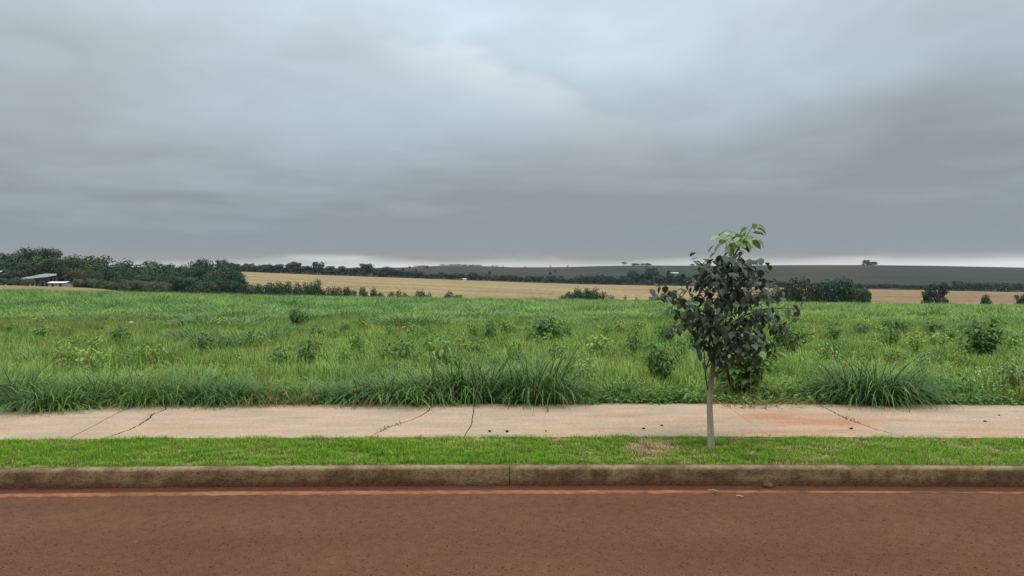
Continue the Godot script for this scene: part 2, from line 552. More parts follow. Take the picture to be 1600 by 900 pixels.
func kerb_stone(kerb: Node3D, x0: float, x1: float, m: Material) -> void:
	var prof := [[0.0, -0.08], [0.0, 0.0], [0.003, 0.03], [0.006, 0.06], [0.009, 0.09], [0.012, 0.12], [0.018, 0.138], [0.032, 0.149], [0.055, 0.152], [0.095, 0.152], [0.095, 0.05]]
	var b := B.new()
	var nx := int((x1 - x0) / 0.035)
	for k in nx + 1:
		var x := lerpf(x0, x1, float(k) / nx)
		var chip := maxf(0.0, nb.get_noise_2d(x * 8.0, 77.0) - 0.25) * 0.05
		var tuck := 0.004 if k == 0 or k == nx else 0.0
		for j in prof.size():
			var y: float = prof[j][1]
			var st := nb.get_noise_2d(x * 5.0, y * 12.0)
			var big := na.get_noise_2d(x * 9.0, 50.0 + y * 20.0)
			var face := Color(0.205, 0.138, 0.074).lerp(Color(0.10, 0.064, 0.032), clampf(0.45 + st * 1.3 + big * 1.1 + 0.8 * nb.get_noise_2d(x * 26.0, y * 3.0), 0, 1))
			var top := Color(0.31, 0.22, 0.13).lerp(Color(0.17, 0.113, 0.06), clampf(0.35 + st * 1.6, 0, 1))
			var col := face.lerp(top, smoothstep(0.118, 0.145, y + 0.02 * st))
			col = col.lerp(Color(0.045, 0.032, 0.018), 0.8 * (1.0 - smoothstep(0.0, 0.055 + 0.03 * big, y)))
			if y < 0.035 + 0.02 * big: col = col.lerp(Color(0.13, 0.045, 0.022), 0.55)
			var rim := chip * smoothstep(0.1, 0.15, y)
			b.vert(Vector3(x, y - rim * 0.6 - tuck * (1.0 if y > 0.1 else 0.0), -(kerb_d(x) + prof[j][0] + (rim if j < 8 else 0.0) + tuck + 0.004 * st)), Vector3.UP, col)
	var w := prof.size()
	for k in nx:
		for j in w - 1:
			var a := k * w + j
			b.quad(a, a + 1, a + w + 1, a + w)
	b.smooth()
	for e in [0, nx]:   # end faces
		var first := b.v.size()
		for j in w: b.vert(b.v[e * w + j], Vector3.LEFT if e == 0 else Vector3.RIGHT, Color(0.05, 0.035, 0.02))
		for j in range(1, w - 1): b.tri(first, first + j, first + j + 1)
	obj("kerb_stone", b.mesh(m), kerb)

# ---------------------------------------------------------------- footpath of cracked slabs
func footpath() -> void:
	var m := grainy(0.9, 0.7, tex(noise(0.03, FastNoiseLite.TYPE_SIMPLEX, 5, 25), 1024, ramp([[0.0, 0.78], [0.4, 0.93], [1.0, 1.0]])), tex(noise(0.12, FastNoiseLite.TYPE_SIMPLEX, 4, 26), 1024), 0.35)
	# [gap, wobble, [x, s] ...]; s is the distance behind the kerb face
	var cuts := [
		[0.006, 0.0, [-16.0, 1.3], [-16.0, 3.5]], [0.006, 0.0, [-10.2, 1.3], [-10.2, 3.5]], [0.006, 0.0, [-7.4, 1.3], [-7.5, 3.5]],
		[0.003, 0.004, [-4.26, 1.3], [-4.7, 3.5]],
		[0.017, 0.03, [-3.92, 1.3], [-3.89, 1.7], [-4.02, 2.4], [-4.13, 2.75], [-4.11, 3.0], [-4.3, 3.5]],
		[0.015, 0.03, [-1.38, 1.3], [-1.30, 1.8], [-1.115, 2.2], [-1.01, 2.6], [-0.99, 3.05], [-0.95, 3.5]],
		[0.009, 0.004, [-0.468, 1.3], [-0.43, 2.0], [-0.47, 3.5]],
		[0.006, 0.003, [2.51, 1.3], [2.66, 3.5]],
		[0.018, 0.03, [3.80, 1.3], [3.74, 1.7], [3.705, 2.0], [3.71, 2.25], [3.73, 2.6], [3.83, 3.5]],
		[0.005, 0.006, [5.85, 1.3], [5.85, 3.5]], [0.006, 0.0, [9.0, 1.3], [9.0, 3.5]], [0.006, 0.0, [16.0, 1.3], [16.0, 3.5]]]
	var walk := Node3D.new()
	walk.name = "pavement"
	add_child(walk)
	tag(walk, "pale concrete footpath with cracks and orange soil stains", "", "", "structure")
	var ns := 44
	for c in cuts.size() - 1:
		var left := cut_line(cuts[c], ns, 1.0)
		var right := cut_line(cuts[c + 1], ns, -1.0)
		var b := B.new()
		var nx: int = maxi(6, int((right[0] - left[0]) / 0.06))
		var tip := rng.randf_range(-0.006, 0.006)
		for r in ns + 1:
			var s := lerpf(1.26, 3.45, float(r) / ns)
			for k in nx + 1:
				var t := float(k) / nx
				var x := lerpf(left[r], right[r], t)
				var edge := minf(minf(t, 1.0 - t) * (right[r] - left[r]), minf(s - 1.26, 3.45 - s))
				var y := 0.158 + tip * (t - 0.5) + 0.004 * na.get_noise_2d(x * 8.0, s * 8.0) - 0.006 * exp(-edge / 0.012)
				b.vert(Vector3(x, y, -(kerb_d(x) + s + (0.02 * nb.get_noise_2d(x * 3.0, s) if r == ns or r == 0 else 0.0))), Vector3.UP, slab_colour(x, s))
		for r in ns:
			for k in nx:
				var a := r * (nx + 1) + k
				b.quad(a, a + nx + 1, a + nx + 2, a + 1)
		b.smooth()
		var ring := []   # skirts
		for k in nx + 1: ring.append(k)
		for r in range(1, ns + 1): ring.append(r * (nx + 1) + nx)
		for k in range(nx - 1, -1, -1): ring.append(ns * (nx + 1) + k)
		for r in range(ns - 1, 0, -1): ring.append(r * (nx + 1))
		for k in ring.size():
			var p: Vector3 = b.v[ring[k]]
			var q: Vector3 = b.v[ring[(k + 1) % ring.size()]]
			b.face(p, q, q - Vector3(0, 0.09, 0), p - Vector3(0, 0.09, 0), Color(0.2, 0.15, 0.1))
		obj("slab", b.mesh(m), walk)
	# bed of soil below the slabs and the lawn
	var b2 := B.new()
	for k in 81:
		var x := -20.0 + 0.5 * k
		for s in [[0.085, 0.115], [1.23, 0.145], [1.29, 0.10], [3.5, 0.10], [3.9, 0.12], [6.0, 0.1]]:
			b2.vert(Vector3(x, s[1], -(kerb_d(x) + s[0])), Vector3.UP, Color(0.10, 0.075, 0.04) if s[0] < 1.25 else Color(0.05, 0.035, 0.02))
	for k in 80:
		for s in 5:
			var a := k * 6 + s
			b2.quad(a, a + 1, a + 7, a + 6)
	b2.smooth()
	struct("soil", b2.mesh(grainy(1.0, 1.0, tex(noise(0.08, FastNoiseLite.TYPE_SIMPLEX, 4, 35), 512, ramp([[0.0, 0.5], [1.0, 1.0]])), null, 0.0)), "dark soil bed under lawn and footpath")

func cut_line(cut: Array, ns: int, side: float) -> Array:
	var pts := cut.slice(2).map(func(p): return [p[1], p[0]])
	var r := []
	for k in ns + 1:
		var s := lerpf(1.26, 3.45, float(k) / ns)
		r.append(table(pts, s) + cut[1] * (nb.get_noise_2d(s * 6.0 + cut[2][0] * 13.0, 4.0) + 0.7 * nb.get_noise_2d(s * 24.0 + cut[2][0] * 13.0, 8.0)) + side * cut[0] * 0.5 * (1.0 + 0.7 * nb.get_noise_2d(s * 9.0, side * 5.0)))
	return r

func slab_colour(x: float, s: float) -> Color:
	var n1 := nb.get_noise_2d(x * 1.2, s * 3.5)
	var n2 := na.get_noise_2d(x * 10.0 + 90.0, s * 34.0)
	var n3 := nb.get_noise_2d(x * 6.0 + 50.0, s * 12.0)
	var col := Color(0.485, 0.345, 0.235).lerp(Color(0.40, 0.305, 0.215), clampf(0.5 + n2 * 1.3, 0, 1))
	var red := 0.0
	for e in [[3.15, 2.25, 0.85, 0.50, 0.85], [2.4, 2.3, 0.8, 0.5, 0.25], [4.6, 1.6, 0.7, 0.3, 0.3], [1.25, 2.55, 0.35, 0.18, 0.55], [2.9, 1.55, 0.9, 0.25, 0.55], [-4.0, 1.8, 1.4, 0.25, 0.22], [-0.1, 1.9, 1.1, 0.3, 0.12], [0.9, 1.6, 1.0, 0.3, 0.15]]:
		red = maxf(red, e[4] * exp(-pow((x - e[0]) / e[2], 2.0) - pow((s - e[1]) / e[3], 2.0)))
	red = clampf(red * (1.0 + 1.2 * n1) + 0.30 * maxf(0.0, n1 + 0.05) + 0.12 * n3, 0.0, 1.0)
	col = col.lerp(Color(0.42, 0.175, 0.08), red * 0.68)
	var grime := maxf(0.0, n3 - 0.08) * 0.75 + smoothstep(0.35, 0.0, 3.42 - s) * (0.22 + 0.35 * maxf(0.0, n1))
	col = col.lerp(Color(0.22, 0.19, 0.13), clampf(grime, 0.0, 0.6))
	return col * (1.0 + 0.16 * n3 + 0.10 * na.get_noise_2d(x * 30.0, s * 90.0))

# ---------------------------------------------------------------- open country
func country() -> void:
	var earth := grainy(1.0, 0.5, tex(noise(0.05, FastNoiseLite.TYPE_SIMPLEX, 5, 45), 512, ramp([[0.0, 0.6], [1.0, 1.0]])), null, 0.0)
	var wide := func(d: float) -> float: return 1.25 * d + 14.0
	struct("meadow_ground", fan(steps(9.6, 128.0, 60), wide, 90, func(x, d): return Color(0.075, 0.085, 0.03) * (1.0 + 0.5 * na.get_noise_2d(x * 3.0, d * 3.0)), earth), "soil and matted growth under the meadow grass")
	struct("valley_ground", fan(steps(128.0, 345.0, 26), wide, 110, valley_colour, earth), "sloping ground down to the stream behind the field")
	var stubble := grainy(1.0, 0.02, tex(noise(0.02, FastNoiseLite.TYPE_SIMPLEX, 5, 55), 512, ramp([[0.0, 0.72], [1.0, 1.0]])), null, 0.0)
	struct("harvested_field", fan(steps(345.0, 706.0, 60), wide, 130, tan_colour, stubble), "wide tan harvested field beyond the stream")
	struct("hill", fan(steps(706.0, 3700.0, 60), wide, 150, hill_colour, stubble), "long dark ploughed hill on the horizon")

func valley_colour(x: float, d: float) -> Color:
	var px := x / d * F + 800.0
	var n := na.get_noise_2d(x * 0.8, d * 0.8)
	var green := Color(0.06, 0.09, 0.03)
	return (Color(0.34, 0.24, 0.115) if d > 131.0 and d < 208.0 and px < 330.0 else green) * (1.0 + 0.25 * n)

func tan_colour(x: float, d: float) -> Color:
	var rows := nb.get_noise_2d(x * 0.004, d * 0.13 + 0.02 * x)
	var n := na.get_noise_2d(x * 0.12, d * 0.35)
	var px := x / d * F + 800.0
	var col := Color(0.33, 0.24, 0.118).lerp(Color(0.265, 0.17, 0.09), smoothstep(900.0, 1500.0, px))
	col = col.lerp(Color(0.36, 0.25, 0.125), smoothstep(620.0, 700.0, d) * 0.6)
	return col * (1.0 + 0.42 * rows + 0.25 * n)

func hill_colour(x: float, d: float) -> Color:
	var px := x / d * F + 800.0
	var rows := nb.get_noise_2d(x * 0.002, d * 0.02 + x * 0.004)
	var n := na.get_noise_2d(x * 0.03, d * 0.05)
	var brown := Color(0.052, 0.045, 0.033)
	var green := Color(0.033, 0.045, 0.030)
	var k := smoothstep(880.0, 960.0, px + (d - 1200.0) * 0.08) * (1.0 - smoothstep(1180.0, 1260.0, px - (d - 1200.0) * 0.1)) + 0.7 * smoothstep(1330.0, 1400.0, px)
	k = clampf(k + 0.5 * n, 0.0, 1.0)
	return brown.lerp(green, k) * (1.0 + 0.35 * rows + 0.2 * n)

# ---------------------------------------------------------------- far trees
func far_trees() -> void:
	var bark := tinted(plain(0.95), Color(0.10, 0.08, 0.06))
	var base := leafy(0.75, 0.25, 0.3)
	var greens := [Color(0.048, 0.09, 0.042), Color(0.038, 0.074, 0.042), Color(0.076, 0.115, 0.052), Color(0.062, 0.084, 0.05), Color(0.04, 0.078, 0.052)].map(func(c): return tinted(base, c))
	var grey := tinted(base, Color(0.135, 0.165, 0.095))
	var kinds := []
	for k in 5: kinds.append(tree_kind([4.2, 4.8, 3.6, 4.4, 5.0][k], [2.2, 2.6, 2.0, 3.0, 1.6][k], [15, 18, 13, 16, 20][k], [1.7, 1.8, 1.6, 1.7, 1.9][k], 0.8, 46, 0.62, bark, greens[k]))
	var bushy := []
	for k in 3: bushy.append(tree_kind([4.6, 5.4, 4.0][k], 0.2, [18, 20, 16][k], 2.0, 0.85, 44, 0.62, bark, greens[k]))
	var sparse := []
	for k in 2: sparse.append(tree_kind([4.6, 5.2][k], [2.6, 3.4][k], [15, 14][k], 1.7, 0.55, 60, 0.6, bark, greens[3 + k % 2]))
	var small := []   # for half a mile away and more
	for k in 4: small.append(tree_kind([4.4, 5.2, 3.8, 5.6][k], [0.0, 0.3, 0.0, -0.4][k], [11, 12, 10, 13][k], 2.3, 0.8, 8, 1.6, bark, tinted(base, [Color(0.046, 0.08, 0.046), Color(0.036, 0.066, 0.044), Color(0.056, 0.088, 0.048), Color(0.04, 0.07, 0.05)][k])))
	# the wood on the rise at the left
	var top := [[-400, 385.0], [0, 393.0], [20, 394.0], [50, 388.0], [70, 386.0], [90, 393.0], [125, 395.0], [150, 397.0], [175, 402.0], [200, 406.0], [230, 407.0], [280, 409.0], [310, 407.0], [330, 404.0], [345, 406.0], [375, 411.0], [420, 414.0]]
	var rows := [[216.0, 0.42, 7.5, 300.0], [234.0, 0.56, 6.5, 335.0], [252.0, 0.70, 7.0, 350.0], [275.0, 0.86, 7.0, 350.0], [300.0, 1.0, 6.5, 375.0]]
	for r in rows:
		var px := -200.0
		while px < r[3]:
			var d: float = r[0] + rng.randf_range(-7, 7)
			var p := at_px(px, d)
			var h: float = (high(table(top, px), d) - p.y) * r[1] * rng.randf_range(0.86, 1.06) + 0.3
			if not (r[0] < 245.0 and px > 28.0 and px < 122.0):
				var s := h / 10.0
				var wide: float = maxf(s, 0.62) * rng.randf_range(0.85, 1.1)
				var o := copy(kinds[rng.randi() % 5] if rng.randf() < 0.7 else bushy[rng.randi() % 3], "wood_tree", ["dark broad-crowned tree standing at the front edge of the wood beyond the field", "dark broad-crowned tree within the wood that climbs the rise at far left", "dark crown on the skyline of the wood at far left"][0 if r[1] < 0.6 else 1 if r[1] < 0.9 else 2], "tree", ["trees at the front edge of the wood", "trees inside the wood", "trees on the skyline of the wood"][0 if r[1] < 0.6 else 1 if r[1] < 0.9 else 2], p, rng.randf() * TAU, Vector3(wide, s, wide))
				(o.get_node("crown") as MeshInstance3D).material_override = greens[rng.randi() % 5]
			px += r[2] / d * F * rng.randf_range(0.7, 1.15)
	for e in [[57, 290.0, 383.0, "tall rounded tree rising above the wood", 0], [74, 292.0, 381.5, "thin open-crowned tree on top of the wood", 2], [17, 296.0, 389.0, "pale leafless-looking tree above the wood skyline", 2]]:
		var p := at_px(e[0], e[1])
		var s := (high(e[2], e[1]) - p.y) / 10.0
		copy(sparse[0] if e[4] == 2 else kinds[1], "wood_tree", e[3], "tree", "", p, e[0], Vector3(s * 0.75, s, s * 0.75))
	# reddish brown bushy trees beside the barn
	for e in [[118, 226.0, 420.0, "brownish bushy tree beside the white-roofed shed"], [150, 224.0, 423.0, "brownish round tree right of the white-roofed shed"], [30, 238.0, 420.0, "dark tree beside the open end of the white-roofed shed"]]:
		var p := at_px(e[0], e[1])
		var s := (high(e[2], e[1]) - p.y) / 10.0
		var o := copy(bushy[e[0] % 3], "wood_tree", e[3], "tree", "", p, e[0], Vector3(s * 1.1, s, s * 1.1))
		(o.get_node("crown") as MeshInstance3D).material_override = tinted(base, Color(0.09, 0.08, 0.045))
	# the grey-green hedge in front of the wood
	var px := -150.0
	while px < 285.0:
		if px < 44.0 or px > 108.0:
			var p := at_px(px, 209.0 + rng.randf_range(-2, 2))
			var h := (high(431.5 + px * 0.03 + rng.randf_range(-2, 2), 209.0) - p.y) / 10.0
			var o := copy(bushy[rng.randi() % 3], "hedge_bush", "grey-green bush of the low hedge row in front of the wood", "bush", "grey-green hedge in front of the wood", p, rng.randf() * TAU, Vector3(0.33, h, 0.33))
			(o.get_node("crown") as MeshInstance3D).material_override = grey
		px += 12.0 * rng.randf_range(0.8, 1.2)
	# trees along the stream: [px of middle, py of top, width in px, kind]
	nth = 0
	for e in [[285, 430, 44], [305, 436, 46], [325, 432, 44], [352, 430, 46], [372, 436, 40], [395, 440, 40], [412, 443, 30], [428, 439, 30], [442, 436, 34], [458, 444, 26], [470, 440, 26], [482, 437, 22], [496, 434.5, 30], [512, 447, 24], [523, 446, 24], [535, 445, 30], [552, 450, 22], [567, 444.5, 20], [580, 448, 22], [594, 452, 24], [612, 453, 20], [630, 452, 24], [649, 452, 26], [666, 452, 22], [705, 453.5, 30], [716, 457, 20]]:
		var d := 172.0 + rng.randf_range(-8, 8)
		var p := at_px(e[0], d)
		var s := (high(e[1], d) - p.y) / 10.0
		var w: float = e[2] * d / F / 9.4
		copy(bushy[rng.randi() % 3] if rng.randf() < 0.75 else kinds[rng.randi() % 5], "stream_tree", ordinal() + " tree from the wood in the stream row, " + ("low and bushy" if e[1] > 446 else "tall and dark"), "tree", "trees along the stream below the tan field", p, rng.randf() * TAU, Vector3(w, s, w))
	nth = 0
	for e in [[880, 459, 36], [896, 452, 34], [912, 448, 34], [924, 446, 30], [940, 454, 34], [955, 460, 30]]:
		var p := at_px(e[0], 165.0)
		var s := (high(e[1], 165.0) - p.y) / 10.0
		copy(bushy[rng.randi() % 3], "stream_tree", ordinal() + " tree from the left in the mound-shaped thicket before the tan field", "tree", "thicket before the middle of the tan field", p, rng.randf() * TAU, Vector3(e[2] * 0.0145, s, e[2] * 0.0145))
	for e in [[977, 461, 12, "small reddish bush beside the mound-shaped thicket"], [997, 463, 10, "very small reddish bush on the lower edge of the tan field"], [1024, 457, 20, "dark low bush just left of the young street tree's crown"], [1040, 458, 18, "dark low bush half behind the young street tree's crown"]]:
		var p := at_px(e[0], 160.0)
		var s := (high(e[1], 160.0) - p.y) / 10.0
		var o := copy(bushy[e[0] % 3], "stream_bush", e[3], "bush", "", p, e[0], Vector3(e[2] * 0.0145, s, e[2] * 0.0145))
		if e[0] < 1000: (o.get_node("crown") as MeshInstance3D).material_override = tinted(base, Color(0.10, 0.06, 0.035))
	# the tall group right of the young tree
	nth = 0
	for e in [[1180, 452, 40, 1], [1205, 448, 34, 1], [1222, 446, 26, 1], [1238, 442, 26, 1], [1253, 429, 44, 0], [1274, 440, 28, 1], [1290, 431, 38, 0], [1309, 429, 38, 0], [1322, 435, 30, 0], [1338, 442, 32, 0], [1350, 444, 24, 0]]:
		var d := 180.0 + rng.randf_range(-6, 6)
		var p := at_px(e[0], d)
		var s := (high(e[1], d) - p.y) / 10.0
		var w: float = e[2] * d / F / 7.4
		copy(kinds[rng.randi() % 5] if e[3] == 0 else bushy[rng.randi() % 3], "grove_tree", ordinal() + [" tall tree of the dark grove, counted from the street tree", " low bushy tree of the dark grove, counted from the street tree"][e[3]], "tree", ["tall trees of the grove right of the street tree", "low trees of the grove right of the street tree"][e[3]], p, rng.randf() * TAU, Vector3(w, s, w))
	for e in [[1447, 449, 16, "small slanting tree beside the umbrella-crowned field tree", 1], [1466, 438, 40, "umbrella-crowned lone tree before the tan field at right", 0], [1541, 457, 22, "small bushy lone tree before the tan field at right", 2], [1598, 455, 26, "small open tree at the right edge before the tan field", 1]]:
		var p := at_px(e[0], 170.0)
		var s := (high(e[1], 170.0) - p.y) / 10.0
		copy(sparse[1] if e[4] == 0 else sparse[0] if e[4] == 1 else bushy[0], "field_tree", e[3], "tree", "", p, e[0], Vector3(e[2] * 0.0148, s, e[2] * 0.0148))
	# the tree line along the top of the tan field
	var line := [[330, 411.0], [350, 411.0], [400, 413.0], [450, 413.0], [480, 415.0], [520, 418.0], [560, 419.0], [600, 421.0], [640, 425.0], [700, 428.0], [760, 430.0], [800, 432.0], [860, 432.5], [900, 434.0], [930, 432.0], [960, 432.0], [985, 429.0], [1005, 426.0], [1030, 426.0], [1060, 430.0], [1120, 436.0], [1250, 442.0], [1370, 445.0], [1410, 447.0], [1480, 446.0], [1500, 444.0], [1560, 445.0], [1640, 447.0], [1800, 452.0]]
	px = 346.0
	while px < 1760.0:
		var d := 722.0 + rng.randf_range(-8, 22)
		var p := at_px(px, d)
		var h: float = (high(table(line, px), d) - p.y) * rng.randf_range(0.5, 1.2)
		if rng.randf() < 0.1: h *= 1.3
		h = clampf(h * 1.3, 4.0, 22.0)
		var w := clampf(h / 10.0, 0.62, 1.2) * rng.randf_range(0.8, 1.5)
		var stretch: String = "beside the wood above the tan field" if px < 450.0 else "under the bright slit of sky" if px < 640.0 else "below the wooded hilltop" if px < 790.0 else "below the bare brown slope" if px < 960.0 else "under the greener slope beside the street tree" if px < 1230.0 else "at the foot of the dark right-hand hill"
		copy(small[rng.randi() % 4], "treeline_tree", "tiny dark tree in the line " + stretch, "tree", "tree line " + stretch, p, rng.randf() * TAU, Vector3(w, h / 10.0, w))
		px += w * 9.0 / d * F * rng.randf_range(0.42, 0.62)
	# on the slope and the ridge
	for e in [[868, 1100.0, 430], [860, 950.0, 432], [667, 1300.0, 415], [650, 1000.0, 421], [615, 1000.0, 420], [630, 1050.0, 420], [640, 1250.0, 418], [765, 900.0, 425]]:
		var p := at_px(e[0], e[1])
		var h := clampf((high(e[2], e[1]) - p.y) / 10.0, 0.5, 1.4)
		copy(small[int(e[0]) % 4], "slope_tree", "single dark tree on the slope of the dark hill", "tree", "single trees on the slope of the dark hill", p, e[0], Vector3(h, h, h))
	for e in [[653, 416, 12], [662, 415.5, 10], [692, 413.5, 14], [705, 413, 14], [716, 412.5, 12], [726, 413, 14], [737, 413.5, 14], [748, 415, 12], [770, 415, 6], [776, 415.5, 5], [786, 416, 4], [820, 415.5, 3], [860, 415, 3], [887, 414.5, 2]]:
		ridge_tree(small[int(e[0]) % 4], e[0], e[1], e[2], "small dark tree on the wooded top of the distant hill in the middle", "trees on the wooded hilltop in the middle")
	for e in [[991, 411, 8], [997, 411.5, 7], [1004, 411, 8], [1011, 411, 8], [1016, 412, 6]]:
		ridge_tree(small[int(e[0]) % 4], e[0], e[1], e[2], "small dark tree of the hedge on the ridge beside the umbrella-shaped tree", "hedge on the ridge")
	for e in [[1082, 412, 10], [1093, 411, 9], [1170, 407, 12], [1180, 407, 12], [1188, 411, 8]]:
		ridge_tree(small[int(e[0]) % 4], e[0], e[1], e[2], "dark tree on the ridge behind the top of the young street tree", "trees on the ridge behind the street tree")
	for e in [[1354, 405.5, 11, "taller rounded tree of the dark clump alone on the ridge"], [1361, 408.5, 12, "low tree in the middle of the dark clump on the ridge"], [1366, 408.5, 10, "low tree at the end of the dark clump on the ridge"]]:
		ridge_tree(small[3], e[0], e[1], e[2], e[3], "")
	ridge_tree(sparse[1], 975, 409.0, 8, "umbrella-shaped lone tree standing on the bare ridge", "")
	for list in [kinds, bushy, sparse, small]:
		for o in list: o.free()

func ridge_tree(kind: Node3D, px: float, py: float, w: float, label: String, group: String) -> void:
	var d := 1790.0
	var p := at_px(px, d)
	var s := maxf((high(py, d) - p.y) / 10.0, 0.3)
	copy(kind, "ridge_tree", label, "tree", group, p, px, Vector3(w * d / F / 9.0, s, w * d / F / 9.0))

# ---------------------------------------------------------------- far buildings
func buildings() -> void:
	var white := tinted(plain(0.5), Color(0.58, 0.58, 0.56))
	var steel := tinted(plain(0.7), Color(0.12, 0.12, 0.12))
	var dark := tinted(plain(0.8), Color(0.05, 0.05, 0.05))
	var wallm := tinted(plain(0.9), Color(0.42, 0.36, 0.32))
	# open shed with a white gable roof
	var d := 228.0
	var p := at_px(78.0, d)
	var k := d / F
	var shed := thing("open_shed", "long open-sided farm shed with a white gable roof before the wood", "shed", p)
	var eave := high(434.6, d) - p.y
	var ridge := high(428.0, d) - p.y
	for s in [-1, 1]:
		var b := B.new()
		var x0 := 9.0 * k
		var x1 := (-28.0 if s < 0 else 26.0) * k
		for e in [[0.0, 1], [0.12, -1]]:
			var lo := Vector3(x0, ridge - e[0], 0)
			var hi := Vector3(x1, eave - e[0] + (1.2 if s > 0 else 0.0), 0)
			b.face(hi + Vector3(0, 0, 5), hi + Vector3(0, -0.0, -9), lo + Vector3(0, 0, -9), lo + Vector3(0, 0, 5), Color.WHITE)
		b.face(Vector3(x0, ridge, 5.01), Vector3(x1, eave + (1.2 if s > 0 else 0.0), 5.01), Vector3(x1, eave - 0.45 + (1.2 if s > 0 else 0.0), 5.01), Vector3(x0, ridge - 1.0, 5.01), Color.WHITE)
		obj("roof_panel", b.mesh(white), shed)
	for x in [-26, -20, -14, -8, -1, 6, 13, 19, 24]:
		var b := B.new()
		var hgt := lerpf(eave, ridge, 1.0 - absf(x - 9.0) / 40.0) - 0.3
		b.box(Vector3(x * k - 0.14, -0.5, 4.2), Vector3(x * k + 0.14, hgt, 4.5), Color.WHITE)
		obj("post", b.mesh(steel), shed)
	var bb := B.new()
	bb.box(Vector3(-26.0 * k, -0.5, -8.5), Vector3(27.0 * k, eave - 0.2, -8.2), Color.WHITE)
	obj("back_wall", bb.mesh(dark), shed)
	cottage("small_shed", "small low building with white roof and pinkish wall before the open shed", at_px(95.0, 214.0), 26.0 * 214.0 / F, 1.1, 0.45, white, wallm)
	cottage("farm_building", "white-roofed farm building showing at the left edge of the hedge", at_px(-4.0, 213.0), 2.6, 3.4, 0.6, white, wallm)
	cottage("farm_house", "tiny white house at the foot of the tree line above the tan field", at_px(726.0, 704.0), 3.0, 1.2, 0.5, white, white)
	cottage("farm_house", "tiny white roof among the trees beside the street tree's crown", at_px(1054.0, 1000.0), 9.0, 2.0, 1.0, white, dark)
	cottage("farm_house", "tiny white wall showing between the wood and the tan field", at_px(317.0, 700.0), 4.0, 1.6, 0.7, white, white)

func cottage(called: String, label: String, p: Vector3, w: float, h: float, rise: float, roofm: Material, wallm: Material) -> void:
	var o := thing(called, label, "building", p)
	var b := B.new()
	b.box(Vector3(-w * 0.5, -1.5, -2.0), Vector3(w * 0.5, h, 2.0), Color.WHITE)
	obj("wall", b.mesh(wallm), o)
	b = B.new()
	var e := w * 0.5 + 0.25
	b.face(Vector3(-e, h + 0.01, 2.4), Vector3(-e, h + rise, 0), Vector3(e, h + rise, 0), Vector3(e, h + 0.01, 2.4), Color.WHITE)
	b.face(Vector3(e, h + 0.01, -2.4), Vector3(e, h + rise, 0), Vector3(-e, h + rise, 0), Vector3(-e, h + 0.01, -2.4), Color.WHITE)
	obj("roof", b.mesh(roofm), o)
	if w > 4.5 and h > 1.05 and p.z > -300.0:
		for x in [-0.3, 0.15]:
			b = B.new()
			b.box(Vector3(x * w, 0.0, 1.9), Vector3(x * w + 0.7, h * 0.8, 2.03), Color(0.1, 0.08, 0.07))
			obj("door", b.mesh(plain(0.8)), o)

